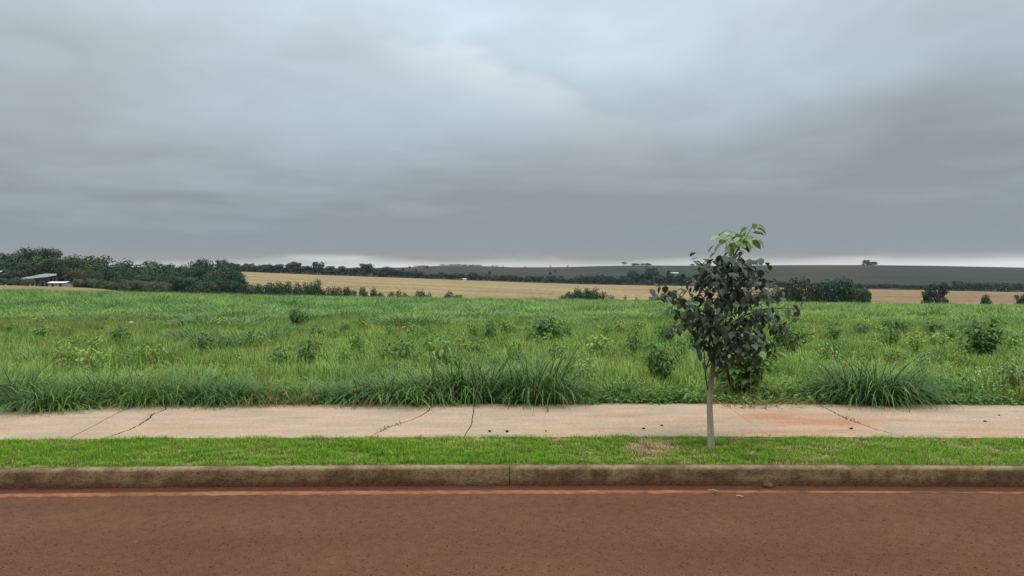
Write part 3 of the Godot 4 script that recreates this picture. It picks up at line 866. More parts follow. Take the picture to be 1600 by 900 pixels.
# ---------------------------------------------------------------- meadow
func meadow() -> void:
	var gm := leafy(0.6, 0.5, 0.3)
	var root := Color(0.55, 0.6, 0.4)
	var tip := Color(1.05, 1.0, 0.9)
	var fine := []
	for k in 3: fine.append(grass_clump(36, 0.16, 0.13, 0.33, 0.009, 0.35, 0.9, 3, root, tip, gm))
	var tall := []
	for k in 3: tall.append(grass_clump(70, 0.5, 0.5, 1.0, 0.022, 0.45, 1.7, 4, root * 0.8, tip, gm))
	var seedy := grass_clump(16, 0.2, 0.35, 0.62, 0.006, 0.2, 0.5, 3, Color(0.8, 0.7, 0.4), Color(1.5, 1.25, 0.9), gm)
	var weed := []
	for k in 2: weed.append(weed_mesh(26, 0.22, gm))
	var lists := [[], [], [], [], [], []]
	var tall_lists := [[], [], []]
	var creep := []
	var dd := 9.62
	while dd < 40.0:
		var dens := lerpf(24.0, 9.0, smoothstep(10.0, 24.0, dd))
		var wid := 1.6 * dd + 10.0
		var step := 0.5
		for k in int(dens * wid * step):
			var d := dd + rng.randf() * step
			var x := rng.randf_range(-0.5, 0.5) * wid
			if d < kerb_d(x) + 3.46 + 0.08 * nb.get_noise_2d(x * 3.0, 1.0): continue
			var px := x / d * F + 800.0
			var border := 31.0 + 9.0 * na.get_noise_2d(x * 1.5, 7.0) + 5.0 * nb.get_noise_2d(x * 0.9, 7.0) + smoothstep(700.0, 1200.0, px) * 3.0
			if d > border + rng.randf_range(-2, 2): continue
			var n := na.get_noise_2d(x * 4.5, d * 4.5)
			var n2 := nb.get_noise_2d(x * 0.9, d * 0.9)
			var lime := Color(0.30, 0.415, 0.105)
			var deep := Color(0.185, 0.30, 0.08)
			var straw := Color(0.30, 0.27, 0.12)
			var c := lime.lerp(deep, clampf(0.40 + 1.3 * n + 0.5 * n2, 0, 1))
			var dryness := clampf(smoothstep(0.2, 0.6, n2 - 0.5 * n) * 0.2 + smoothstep(330.0, 100.0, px) * smoothstep(20.0, 28.0, d) * 0.5, 0, 0.6)
			c = c.lerp(straw, dryness * rng.randf())
			c *= rng.randf_range(0.75, 1.25)
			var near_edge := 1.0 - smoothstep(0.0, 0.7, d - kerb_d(x) - 3.46)
			var h := rng.randf_range(0.7, 1.2) * (1.0 + 0.5 * n + 0.5 * n2) * lerpf(1.0, 0.55, near_edge)
			var tf := stand(Vector3(x, land(x, d), -d), Vector3(1.1, h, 1.1))
			var leaf_zone := clampf(smoothstep(0.05, 0.4, nb.get_noise_2d(x * 0.5 + 70.0, d * 0.5)) * 0.4 + (1.0 - smoothstep(0.5, 1.6, d - kerb_d(x) - 3.46)) * (0.75 if px > 870.0 else 0.15), 0, 1)
			if rng.randf() < leaf_zone:
				lists[4 + rng.randi() % 2].append([tf, Color(0.08, 0.17, 0.042).lerp(c, 0.4)])
			else:
				lists[rng.randi() % 3].append([tf, c])
			if rng.randf() < 0.06 + dryness * 0.5: lists[3].append([stand(Vector3(x, land(x, d), -d), Vector3(1, rng.randf_range(0.6, 1.1), 1)), straw.lerp(c, 0.3)])
		dd += step
	var g := stuff("meadow_grass", "lime and mid green meadow grass with weeds behind the footpath")
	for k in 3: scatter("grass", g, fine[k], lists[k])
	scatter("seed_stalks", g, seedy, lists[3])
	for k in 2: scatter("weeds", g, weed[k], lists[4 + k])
	# the taller, bluer grass of the far field
	dd = 27.0
	while dd < 126.0:
		var wid := 1.95 * dd + 14.0
		var dens := lerpf(3.4, 1.3, smoothstep(30.0, 100.0, dd))
		for k in int(dens * wid):
			var d := dd + rng.randf()
			var x := rng.randf_range(-0.5, 0.5) * wid
			var px := x / d * F + 800.0
			var border := 31.0 + 9.0 * na.get_noise_2d(x * 1.5, 7.0) + 5.0 * nb.get_noise_2d(x * 0.9, 7.0) + smoothstep(700.0, 1200.0, px) * 3.0
			if d < border: continue
			var n := na.get_noise_2d(x * 2.4, d * 1.7)
			var n2 := nb.get_noise_2d(x * 0.35 + 20.0, d * 0.22)
			var c := Color(0.215, 0.36, 0.125).lerp(Color(0.305, 0.415, 0.10), clampf(0.35 + 1.1 * n + 0.5 * smoothstep(500.0, 1500.0, px) - 0.25, 0, 1)) * rng.randf_range(0.75, 1.25)
			var mound := smoothstep(0.12, 0.45, nb.get_noise_2d(x * 0.55 + 90.0, d * 0.30))
			c = c.lerp(Color(0.12, 0.25, 0.095), clampf(n2 * 1.6, 0, 0.6)).lerp(Color(0.085, 0.18, 0.07), 0.6 * mound)
			var h := rng.randf_range(0.7, 1.05) * (0.85 + 0.45 * n + 0.25 * maxf(n2, 0.0) + 0.35 * mound) * lerpf(0.62, 1.0, smoothstep(30.0, 55.0, d))
			tall_lists[rng.randi() % 3].append([stand(Vector3(x, land(x, d), -d), Vector3(1.15, h, 1.15)), c])
		dd += 1.0
	for k in 520:
		var x := rng.randf_range(-7.5, 8.5)
		var px := x / 9.7 * F + 800.0
		if px < 880.0 and rng.randf() < 0.55: continue
		var d := kerb_d(x) + 3.42 + 0.10 * nb.get_noise_2d(x * 2.5, 3.0) + rng.randf_range(0.0, 0.22)
		creep.append([stand(Vector3(x, 0.12, -d), Vector3(0.7, rng.randf_range(0.35, 0.8), 0.7)), Color(0.09, 0.175, 0.045) * rng.randf_range(0.7, 1.2)])
	scatter("creeping_weeds", g, weed[0], creep)
	var f := stuff("field_grass", "tall dense bluish green grass covering the far field")
	for k in 3: scatter("tall_grass", f, tall[k], tall_lists[k])
	# tiny white flowers among the weeds
	var fb := B.new()
	for k in 4:
		var o := Vector3(rng.randf_range(-0.15, 0.15), rng.randf_range(0.2, 0.42), rng.randf_range(-0.15, 0.15))
		for j in 5:
			var a := TAU * j / 5.0
			rhomb(fb, o + Vector3(cos(a), 0.2, sin(a)) * 0.009, Vector3(cos(a) * 0.4, 1, sin(a) * 0.4).normalized(), Vector3(cos(a), 0, sin(a)), 0.017, 0.011, Color(0.62, 0.6, 0.62))
	var fm := fb.mesh(plain(0.8))
	var fl := []
	for e in [[1530.0, 10.6, 140.0, 1.1, 26], [1590.0, 11.5, 60.0, 1.5, 22], [1270.0, 13.5, 120.0, 3.0, 9], [1250.0, 25.0, 60.0, 4.0, 14], [1450.0, 14.0, 140.0, 4.0, 9], [700.0, 13.0, 500.0, 3.0, 14]]:
		for k in e[4]:
			var d: float = maxf(10.0, e[1] + rng.randfn() * e[3] * 0.5)
			var x: float = (e[0] + rng.randfn() * e[2] * 0.5 - 800.0) / F * d
			fl.append([stand(Vector3(x, land(x, d), -d), Vector3.ONE * rng.randf_range(0.8, 1.1)), Color(1, 1, 1)])
	scatter("flowers", stuff("wildflowers", "tiny white wildflowers scattered through the meadow weeds"), fm, fl)

func weed_mesh(leaves: int, spread: float, m: Material) -> ArrayMesh:   # low broad-leaved ground cover
	var b := B.new()
	for k in leaves:
		var a := rng.randf() * TAU
		var r := spread * sqrt(rng.randf())
		var p := Vector3(cos(a) * r, rng.randf_range(0.04, 0.3) * (1.1 - r / spread * 0.5), sin(a) * r)
		var s := rng.randf_range(0.7, 1.3)
		rhomb(b, p, Vector3(cos(a) * 0.5 + rng.randfn() * 0.3, 1.0, sin(a) * 0.5 + rng.randfn() * 0.3).normalized(), Vector3(cos(a), -0.2, sin(a)), rng.randf_range(0.05, 0.1), rng.randf_range(0.025, 0.045), Color(s, s, s * 0.9))
		if k % 3 == 0: blade(b, Vector3(cos(a) * r * 0.5, 0, sin(a) * r * 0.5), a, 0.3, 0.006, 0.3, 0.4, 2, Color(0.8, 0.8, 0.6), Color(1, 1, 0.8))
	return b.mesh(m)

# ---------------------------------------------------------------- lawn verge
func verge() -> void:
	var m := leafy(0.65, 0.5, 0.25)
	var patch := []
	for k in 3: patch.append(grass_clump(40, 0.075, 0.02, 0.05, 0.0036, 0.5, 0.7, 2, Color(0.62, 0.66, 0.5), Color(1.05, 1.0, 0.95), m, 0.2))
	var lists := [[], [], []]
	var dry := [[1.24, 0.75, 0.20, 0.38, 1.6], [1.40, 0.92, 0.18, 0.24, 1.2], [1.27, 0.42, 0.16, 0.16, 0.8], [-1.1, 1.29, 0.5, 0.07, 0.8], [0.45, 1.2, 0.25, 0.13, 0.65], [0.9, 1.22, 0.2, 0.1, 0.5], [-3.0, 1.28, 0.35, 0.06, 0.6], [-2.2, 0.55, 0.35, 0.1, 0.3], [2.05, 0.62, 0.12, 0.08, 0.5], [2.75, 0.7, 0.25, 0.1, 0.45], [3.6, 0.98, 0.45, 0.16, 0.5], [4.25, 0.85, 0.35, 0.16, 0.6], [3.5, 0.4, 0.2, 0.1, 0.4], [-0.8, 0.4, 0.16, 0.08, 0.35], [-4.6, 0.9, 0.1, 0.05, 0.4], [-4.2, 1.25, 0.5, 0.05, 0.5], [2.3, 1.2, 0.5, 0.1, 0.4]]
	for k in 10400:
		var x := rng.randf_range(-8.0, 8.0)
		var s := rng.randf_range(0.095, 1.275)
		var d := kerb_d(x) + s
		var n := nb.get_noise_2d(x * 2.2, s * 2.2)
		var p := 0.10 + 0.5 * maxf(0.0, n) + (0.16 if x > 1.0 else 0.0)
		for e in dry: p = maxf(p, e[4] * exp(-pow((x - e[0]) / e[2], 2.0) - pow((s - e[1]) / e[3], 2.0)) * (1.0 + 0.6 * n) + 0.06)
		if s > 1.17 and rng.randf() < 0.15 + 0.5 * n: continue
		var straw := rng.randf() < p
		if straw and rng.randf() < 0.2: continue
		var ring := Vector2(x - 1.82, d - 7.1).length()
		if ring < 0.055 or ring < 0.11 and rng.randf() < 0.5: continue
		var c := Color(0.58, 0.43, 0.25) if straw else Color(0.175, 0.335, 0.034).lerp(Color(0.235, 0.36, 0.048), clampf(0.5 + n, 0, 1))
		c *= rng.randf_range(0.8, 1.2)
		var h := rng.randf_range(0.75, 1.2) * (0.7 if straw else 1.0) * (1.0 + 0.4 * nb.get_noise_2d(x * 0.8 + 9.0, s)) * (1.0 if s > 1.13 else 1.0) * (0.75 if s < 0.2 else 1.0)
		lists[rng.randi() % 3].append([stand(Vector3(x, lerpf(0.112, 0.142, s / 1.3), -d), Vector3(1, h, 1)), c])
	var g := stuff("lawn", "short bright green lawn on the verge with straw-coloured dry patches")
	for k in 3: scatter("grass", g, patch[k], lists[k])

# ---------------------------------------------------------------- tussocks at the path's edge
func tussocks() -> void:
	var gm := leafy(0.5, 0.45, 0.28)
	var blue := gm
	var kinds := []
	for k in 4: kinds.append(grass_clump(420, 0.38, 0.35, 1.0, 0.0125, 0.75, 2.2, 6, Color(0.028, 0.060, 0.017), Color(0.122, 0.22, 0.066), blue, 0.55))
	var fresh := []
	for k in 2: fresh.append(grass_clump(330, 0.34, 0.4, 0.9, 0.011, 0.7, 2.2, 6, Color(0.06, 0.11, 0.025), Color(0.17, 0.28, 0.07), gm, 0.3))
	# [px, s behind the path's edge, width m, height scale, label, fresh]
	var list := [
		[-60, 0.35, 1.0, 1.0, "bluish green grass tussock at the left edge by the footpath", 0], [18, 0.55, 1.0, 1.0, "tall bluish tussock at the left end of the footpath's grass fringe", 0],
		[62, -0.16, 0.9, 0.75, "low tussock whose blades sprawl over the footpath's left end", 0], [105, -0.2, 1.0, 0.8, "sprawling tussock lying over the concrete left of the first crack", 0],
		[150, 0.3, 1.0, 1.0, "dense dark tussock just left of the first footpath crack", 0], [200, 0.55, 1.0, 1.05, "tall tussock behind the first footpath crack", 0],
		[222, 0.08, 0.9, 0.85, "drooping tussock touching the top of the first footpath crack", 0], [272, 0.25, 1.0, 0.95, "broad dark tussock right of the first footpath crack", 0],
		[320, 0.4, 1.0, 0.85, "bushy bluish tussock third right of the first crack", 0], [352, 0.15, 0.85, 0.8, "low tussock with blades falling onto the path beside dry stalks", 0],
		[405, 0.35, 1.0, 0.68, "rounded tussock behind the dry brown stalks at the path edge", 0], [452, 0.45, 1.0, 0.55, "tussock between dry stalks and the lower gap in the fringe", 1],
		[510, 0.4, 1.0, 0.52, "greener tussock at the lower middle of the grass fringe", 1], [556, 0.35, 0.9, 0.6, "tussock behind the dry straw clump at the path edge", 0],
		[605, 0.3, 1.0, 0.85, "large spreading tussock left of the second footpath crack", 0], [652, 0.15, 1.05, 1.1, "large dark tussock at the head of the second footpath crack", 0],
		[700, 0.4, 1.0, 1.15, "tall arching tussock between second crack and straight joint", 0], [745, 0.35, 1.0, 1.2, "tall dark tussock behind the straight footpath joint", 0],
		[800, 0.6, 0.9, 1.2, "tallest lime-tipped tussock right of the straight joint", 1], [838, 0.12, 1.05, 1.28, "big fountain-shaped tussock standing at the end of the fringe", 0],
		[885, 0.3, 0.75, 0.75, "small last tussock beside the low weeds", 0], [1330, 0.3, 0.95, 0.95, "tussock at the left side of the separate clump right of the tree", 0],
		[1364, 0.18, 1.1, 1.3, "large dark tussock in the separate clump behind the third crack", 0], [1398, 0.3, 0.95, 1.0, "tussock at the right side of the separate clump behind the path", 0],
		[965, 0.6, 0.7, 0.6, "small spiky tussock among low weeds in front of the middle shrubs", 0]]
	for e in list:
		var s: float = 3.46 + e[1]
		var d := 9.8
		for it in 4:
			d = kerb_d((e[0] - 800.0) / F * d) + s
		var x: float = (e[0] - 800.0) / F * d
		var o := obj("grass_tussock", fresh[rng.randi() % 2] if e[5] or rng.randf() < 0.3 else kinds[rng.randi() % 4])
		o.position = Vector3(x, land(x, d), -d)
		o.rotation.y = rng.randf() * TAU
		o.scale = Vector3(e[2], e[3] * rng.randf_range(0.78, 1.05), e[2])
		tag(o, e[4], "grass", "tussocks along the footpath's edge")
	# further tussocks out in the meadow
	nth = 0
	for e in [[60, 14.5, 0.9, 0.6], [100, 30.5, 1.8, 0.75], [170, 31.0, 1.6, 0.8], [260, 31.5, 2.0, 0.8], [300, 20.0, 1.3, 0.8], [330, 17.5, 1.2, 0.8], [370, 18.5, 1.3, 0.85], [420, 21.0, 1.2, 0.7], [620, 30.0, 1.5, 0.8], [640, 30.5, 1.5, 0.7], [935, 27.0, 1.3, 0.5], [1230, 27.0, 1.3, 0.6], [1335, 15.5, 0.9, 0.5], [1490, 27.0, 2.0, 0.7], [1580, 20.0, 1.2, 0.6]]:
		var p := at_px(e[0], e[1])
		var o := obj("meadow_tussock", kinds[rng.randi() % 4])
		o.position = p
		o.rotation.y = rng.randf() * TAU
		o.scale = Vector3(e[2], e[3], e[2])
		tag(o, ordinal() + " dark meadow tussock from the left, " + ("far back at the tall grass" if e[1] > 24.0 else "in the middle distance" if e[1] > 16.0 else "behind the fringe"), "grass", "dark tussocks out in the meadow")
	# dry stalks at the path's edge
	var dryc := grass_clump(200, 0.3, 0.1, 0.34, 0.008, 1.25, 0.8, 3, Color(0.36, 0.23, 0.11), Color(0.50, 0.36, 0.19), plain(0.9), 0.35)
	for e in [[400, -0.08, 1.0, 0.9, "brown dry grass spilling from under the tussocks at left"], [470, -0.06, 0.9, 0.8, "brown dry stalks at the lower gap in the fringe"], [578, -0.12, 0.9, 0.7, "straw-coloured dry clump left of the second crack"], [900, -0.05, 0.7, 0.6, "thin dry stalks beside the last tussock"], [1160, -0.08, 1.3, 0.6, "flat mat of dry straw on the path edge below the broad-leaved shrub"], [1208, -0.08, 1.3, 0.55, "thin mat of dry straw right of the broad-leaved shrub"], [1262, -0.05, 0.8, 0.5, "small dry straw mat left of the third crack"]]:
		var d: float = kerb_d((e[0] - 800.0) / F * 9.7) + 3.46 + e[1]
		var x: float = (e[0] - 800.0) / F * d
		var o := obj("dry_grass", dryc)
		o.position = Vector3(x, 0.13, -d)
		o.rotation.y = rng.randf() * TAU
		o.scale = Vector3(e[2], e[3], e[2] * 0.8)
		tag(o, e[4], "dry grass")

# ---------------------------------------------------------------- shrubs
func shrub_kind(w: float, h: float, stems: int, leaf: float, per: int, mb: Material, ml: Material) -> Node3D:   # broad-leaved
	var t := Node3D.new()
	var b := B.new()
	var l := B.new()
	for k in stems:
		var a := k * 2.4 + rng.randf_range(-0.3, 0.3)
		var out := Vector3(cos(a), 0, sin(a))
		var r := w * sqrt((k + 0.4) / stems) * rng.randf_range(0.75, 1.1)
		var top := out * r + Vector3(0, h * rng.randf_range(0.72, 1.0) * (1.0 - 0.38 * pow(r / w, 2.0)), 0)
		var path := tube_path([Vector3(0, -0.05, 0) + out * 0.02, out * r * 0.55 + Vector3(0, top.y * 0.45, 0), top], 6)
		tube(b, path, [0.009, 0.008, 0.007, 0.006, 0.005, 0.004, 0.003], 5, Color.WHITE)
		var tone := rng.randf_range(0.7, 1.25)
		for j in per:
			var t2 := lerpf(0.12, 1.0, pow((j + 0.5) / per, 0.75))
			var p: Vector3 = path[clampi(int(t2 * 6.0), 0, 5)].lerp(path[clampi(int(t2 * 6.0) + 1, 0, 6)], fmod(t2 * 6.0, 1.0))
			var la := rng.randf() * TAU
			var dir := (Vector3(cos(la), rng.randf_range(-0.35, 0.35), sin(la)) + out * 0.4).normalized()
			var ln := leaf * rng.randf_range(0.65, 1.25)
			var young := smoothstep(0.75, 1.0, t2)
			var s := tone * rng.randf_range(0.75, 1.2)
			var col := Color(s, s, s).lerp(Color(2.0, 1.75, 1.3) * s, young * 0.55)
			broad_leaf(l, p, dir, ln, ln * 0.55, rng.randf_range(0.2, 0.9), col)
	obj("stem", b.mesh(mb), t)
	obj("foliage", l.mesh(ml), t)
	return t

func broad_leaf(b: B, p: Vector3, dir: Vector3, ln: float, wd: float, droop: float, col: Color) -> void:   # six faces, folded on the midrib, tip drooping
	var side := dir.cross(Vector3.UP)
	side = side.normalized() if side.length() > 0.05 else Vector3.RIGHT
	var mid := []
	var q := p + dir * ln * 0.12
	var dd := dir
	for k in 4:
		mid.append(q)
		dd = (dd + Vector3(0, -droop * 0.4, 0)).normalized()
		q += dd * ln / 3.0
	var up := side.cross(dir).normalized()
	var widths := [0.0, 0.5, 0.42, 0.0]
	for s in [-1.0, 1.0]:
		var e1: Vector3 = mid[1] + side * s * wd * widths[1] + up * wd * 0.12
		var e2: Vector3 = mid[2] + side * s * wd * widths[2] + up * wd * 0.10
		if s > 0:
			b.face(mid[0], e1, mid[1], mid[0], col)
			b.face(mid[1], e1, e2, mid[2], col)
			b.face(mid[2], e2, mid[3], mid[2], col)
		else:
			b.face(mid[0], mid[1], e1, mid[0], col)
			b.face(mid[1], mid[2], e2, e1, col)
			b.face(mid[2], mid[3], e2, mid[2], col)

func shrubs() -> void:
	var bark := tinted(plain(0.9), Color(0.14, 0.12, 0.07))
	var base := leafy(0.55, 0.45, 0.3)
	var mid := tinted(base, Color(0.165, 0.285, 0.07))
	var deep := tinted(base, Color(0.10, 0.19, 0.054))
	var lime := tinted(base, Color(0.27, 0.36, 0.085))
	var mats := [mid, deep, lime]
	var open_kinds := []
	for k in 3: open_kinds.append(shrub_kind(0.5, 1.0, 16, 0.15, 15, bark, mid))
	var dense_kinds := []
	for k in 2: dense_kinds.append(shrub_kind(0.55, 1.0, 26, 0.13, 22, bark, deep))
	var fine_kinds := []   # for those further out
	for k in 2: fine_kinds.append(shrub_kind(0.5, 1.0, 20, 0.14, 18, bark, mid))
	# [px, py of foot as seen, width px, height px, kind 0 open 1 dense, tint, label]
	var list := [
		[465, 507, 30, 28, 1, 1, "round dark sapling standing before the taller far grass, left of centre"], [185, 532, 34, 24, 0, 1, "dark low shrub in the dry grass at left"],
		[105, 563, 36, 30, 0, 2, "yellowish open shrub behind the left tussocks"], [150, 550, 26, 24, 0, 2, "small yellowish sapling beside the dark low shrub"], [240, 562, 36, 26, 0, 2, "pale low shrub behind the first crack's tussock"],
		[438, 567, 38, 36, 0, 0, "leafy sapling, left one of a close pair"], [478, 563, 42, 36, 0, 1, "dark leafy sapling, right one of a close pair"], [497, 545, 20, 28, 0, 2, "slim pale sapling leaning above the close pair"],
		[557, 545, 28, 26, 0, 0, "lone open sapling between the pair and the dark leafy shrub"], [630, 560, 42, 34, 0, 1, "dark leafy shrub behind the large spreading tussock"], [600, 560, 24, 20, 0, 0, "low sapling touching the dark leafy shrub"],
		[690, 562, 48, 42, 0, 0, "wide open sapling right of the dark leafy shrub"], [740, 526, 18, 24, 0, 0, "slender sapling, thinner of two by the tall tussock"], [765, 526, 20, 26, 0, 1, "slender dark sapling, darker of two by the tall tussock"],
		[806, 558, 26, 26, 0, 0, "sapling rising behind the tallest tussock"], [853, 528, 52, 34, 1, 1, "broad dark rounded shrub in mid meadow left of the street tree"], [886, 520, 18, 18, 0, 0, "small sapling beside the broad rounded shrub"],
		[935, 545, 42, 24, 0, 2, "pale spreading low shrub in the middle of the meadow"], [990, 549, 26, 38, 0, 1, "upright leafy sapling left of the dense oval shrub"], [948, 522, 18, 18, 0, 0, "small sapling far behind the pale low shrub"],
		[1032, 586, 50, 54, 1, 1, "dense oval dark shrub left of the street tree trunk"], [1040, 532, 32, 30, 0, 1, "dark sapling behind the dense oval shrub"], [912, 588, 44, 30, 0, 2, "yellow-green sapling behind the low weeds"],
		[1228, 544, 50, 46, 1, 1, "dark shrub showing right of the street tree's crown"], [1303, 528, 28, 18, 0, 1, "low dark shrub between the street tree and the large round shrub"], [1392, 536, 32, 30, 0, 1, "dark sapling behind the separate tussock clump"],
		[1430, 545, 28, 26, 0, 2, "pale sapling beside the dark one behind the separate clump"], [1480, 530, 32, 20, 0, 0, "low green shrub left of the large round shrub"], [1535, 552, 66, 56, 1, 1, "large round dense shrub at the right of the meadow"],
		[1365, 548, 22, 22, 0, 2, "tiny pale sapling left of the dark one behind the clump"], [343, 507, 30, 12, 0, 2, "bright yellow-green low shrub at the edge of the far grass"], [670, 545, 20, 18, 0, 0, "small sapling behind the wide open one"],
		[565, 505, 18, 12, 0, 1, "small dark shrub at the edge of the far grass"], [1330, 575, 30, 20, 0, 2, "pale weedy shrub above the separate tussock clump"], [1215, 560, 22, 24, 0, 0, "thin sapling in front of the dark shrub behind the tree"], [150, 575, 26, 22, 0, 0, "small green sapling above the left tussocks"],
		[535, 565, 24, 22, 0, 0, "bright small sapling left of the low sapling pair"], [720, 545, 26, 26, 0, 2, "lime sapling between the two slender ones and the path"], [870, 560, 30, 26, 0, 0, "green sapling behind the fountain-shaped tussock"], [1065, 560, 24, 26, 0, 0, "small sapling right of the dense oval shrub"], [1085, 535, 28, 24, 0, 1, "dark sapling half behind the street tree's left branches"],
		[1260, 530, 26, 22, 0, 2, "pale sapling right of the dark shrub behind the tree"], [1290, 560, 28, 24, 0, 2, "lime weed bush left above the separate clump"], [1440, 575, 28, 24, 0, 0, "green sapling above the right end of the separate clump"], [1500, 570, 26, 24, 0, 2, "pale sapling in front of the large round shrub"], [1580, 545, 34, 26, 0, 0, "green shrub right of the large round shrub at the photo's edge"],
		[1585, 600, 46, 40, 0, 1, "dark weedy shrub near the path at the right edge"], [1345, 518, 30, 16, 0, 1, "small dark mound of leaves far behind the clump"], [1460, 515, 36, 16, 0, 1, "wide low dark shrub near the far grass at right"], [640, 520, 22, 18, 0, 2, "tiny lime sapling near the far grass, mid photo"], [395, 540, 28, 26, 0, 0, "green sapling above the dry brown stalks"], [320, 545, 30, 26, 0, 1, "dark sapling above the third tussock"]]
	for e in list:
		var d: float = 1.28 * F / (e[1] - 450.0)
		var p := at_px(e[0], d)
		var w: float = e[2] * d / F * 1.15
		var h: float = e[3] * d / F * 1.15 + 0.22
		var o := copy((dense_kinds if e[4] else fine_kinds if d > 17.0 else open_kinds)[rng.randi() % 2], "shrub", e[6], "shrub", "shrubs scattered over the meadow", p, rng.randf() * TAU, Vector3(w, h, w))
		(o.get_node("foliage") as MeshInstance3D).material_override = mats[e[5]]
	for q in 34:
		var d := rng.randf_range(13.0, 29.0)
		var p := at_px(rng.randf_range(-80.0, 1680.0), d)
		var w := rng.randf_range(0.35, 0.75)
		var o := copy((fine_kinds if d > 17.0 else open_kinds)[rng.randi() % 2], "weed_sapling", "small leafy weed sapling half sunk in the meadow grass", "sapling", "weed saplings half sunk in the meadow grass", p, rng.randf() * TAU, Vector3(w, rng.randf_range(0.38, 0.62), w))
		(o.get_node("foliage") as MeshInstance3D).material_override = mats[[0, 0, 2, 1][q % 4]]
	# the big broad-leaved one behind the street tree
	var big := shrub_kind(0.44, 1.02, 32, 0.15, 17, bark, tinted(base, Color(0.15, 0.27, 0.075)))
	big.name = numbered("shrub")
	add_child(big)
	big.position = Vector3(3.05, 0.13, -10.2)
	tag(big, "big broad-leaved shrub at the path edge behind the street tree", "shrub", "shrubs scattered over the meadow")
	for l in [open_kinds, dense_kinds, fine_kinds]:
		for o in l: o.free()

# ---------------------------------------------------------------- the young street tree
func leaf_mesh(ln: float, wd: float, droop: float, fold: float, m: Material) -> ArrayMesh:   # pointed oval blade along +z from the origin, stalk included
	var b := B.new()
	var rows := 7
	var q := Vector3(0, 0, 0.02)
	var ang := 0.1
	var prev := -1
	for k in rows + 1:
		var t := float(k) / rows
		var w := wd * 0.5 * pow(sin(PI * pow(clampf(t, 0.0, 1.0), 0.72)), 0.8) if k > 0 and k < rows else 0.0006
		var up := Vector3(0, cos(ang), sin(ang))
		var ripple := 0.05 * wd * sin(t * 11.0)
		var s := 1.0 + 0.12 * sin(t * 19.0)
		var a := b.vert(q + Vector3(-w, 0, 0) + up * (w * fold + ripple), up, Color(s, s, s))
		b.vert(q, up, Color(1.25, 1.25, 1.15))
		b.vert(q + Vector3(w, 0, 0) + up * (w * fold - ripple), up, Color(s, s, s))
		if prev >= 0:
			b.quad(prev, a, a + 1, prev + 1)
			b.quad(prev + 1, a + 1, a + 2, prev + 2)
		prev = a
		q += Vector3(0, -sin(ang), cos(ang)) * ln / rows
		ang += droop / rows
	b.smooth()
	tube(b, [Vector3.ZERO, Vector3(0, 0.002, 0.012), Vector3(0, 0, 0.025)], [0.0018, 0.0016, 0.0014], 4, Color(1.3, 1.3, 1.0))
	return b.mesh(m)

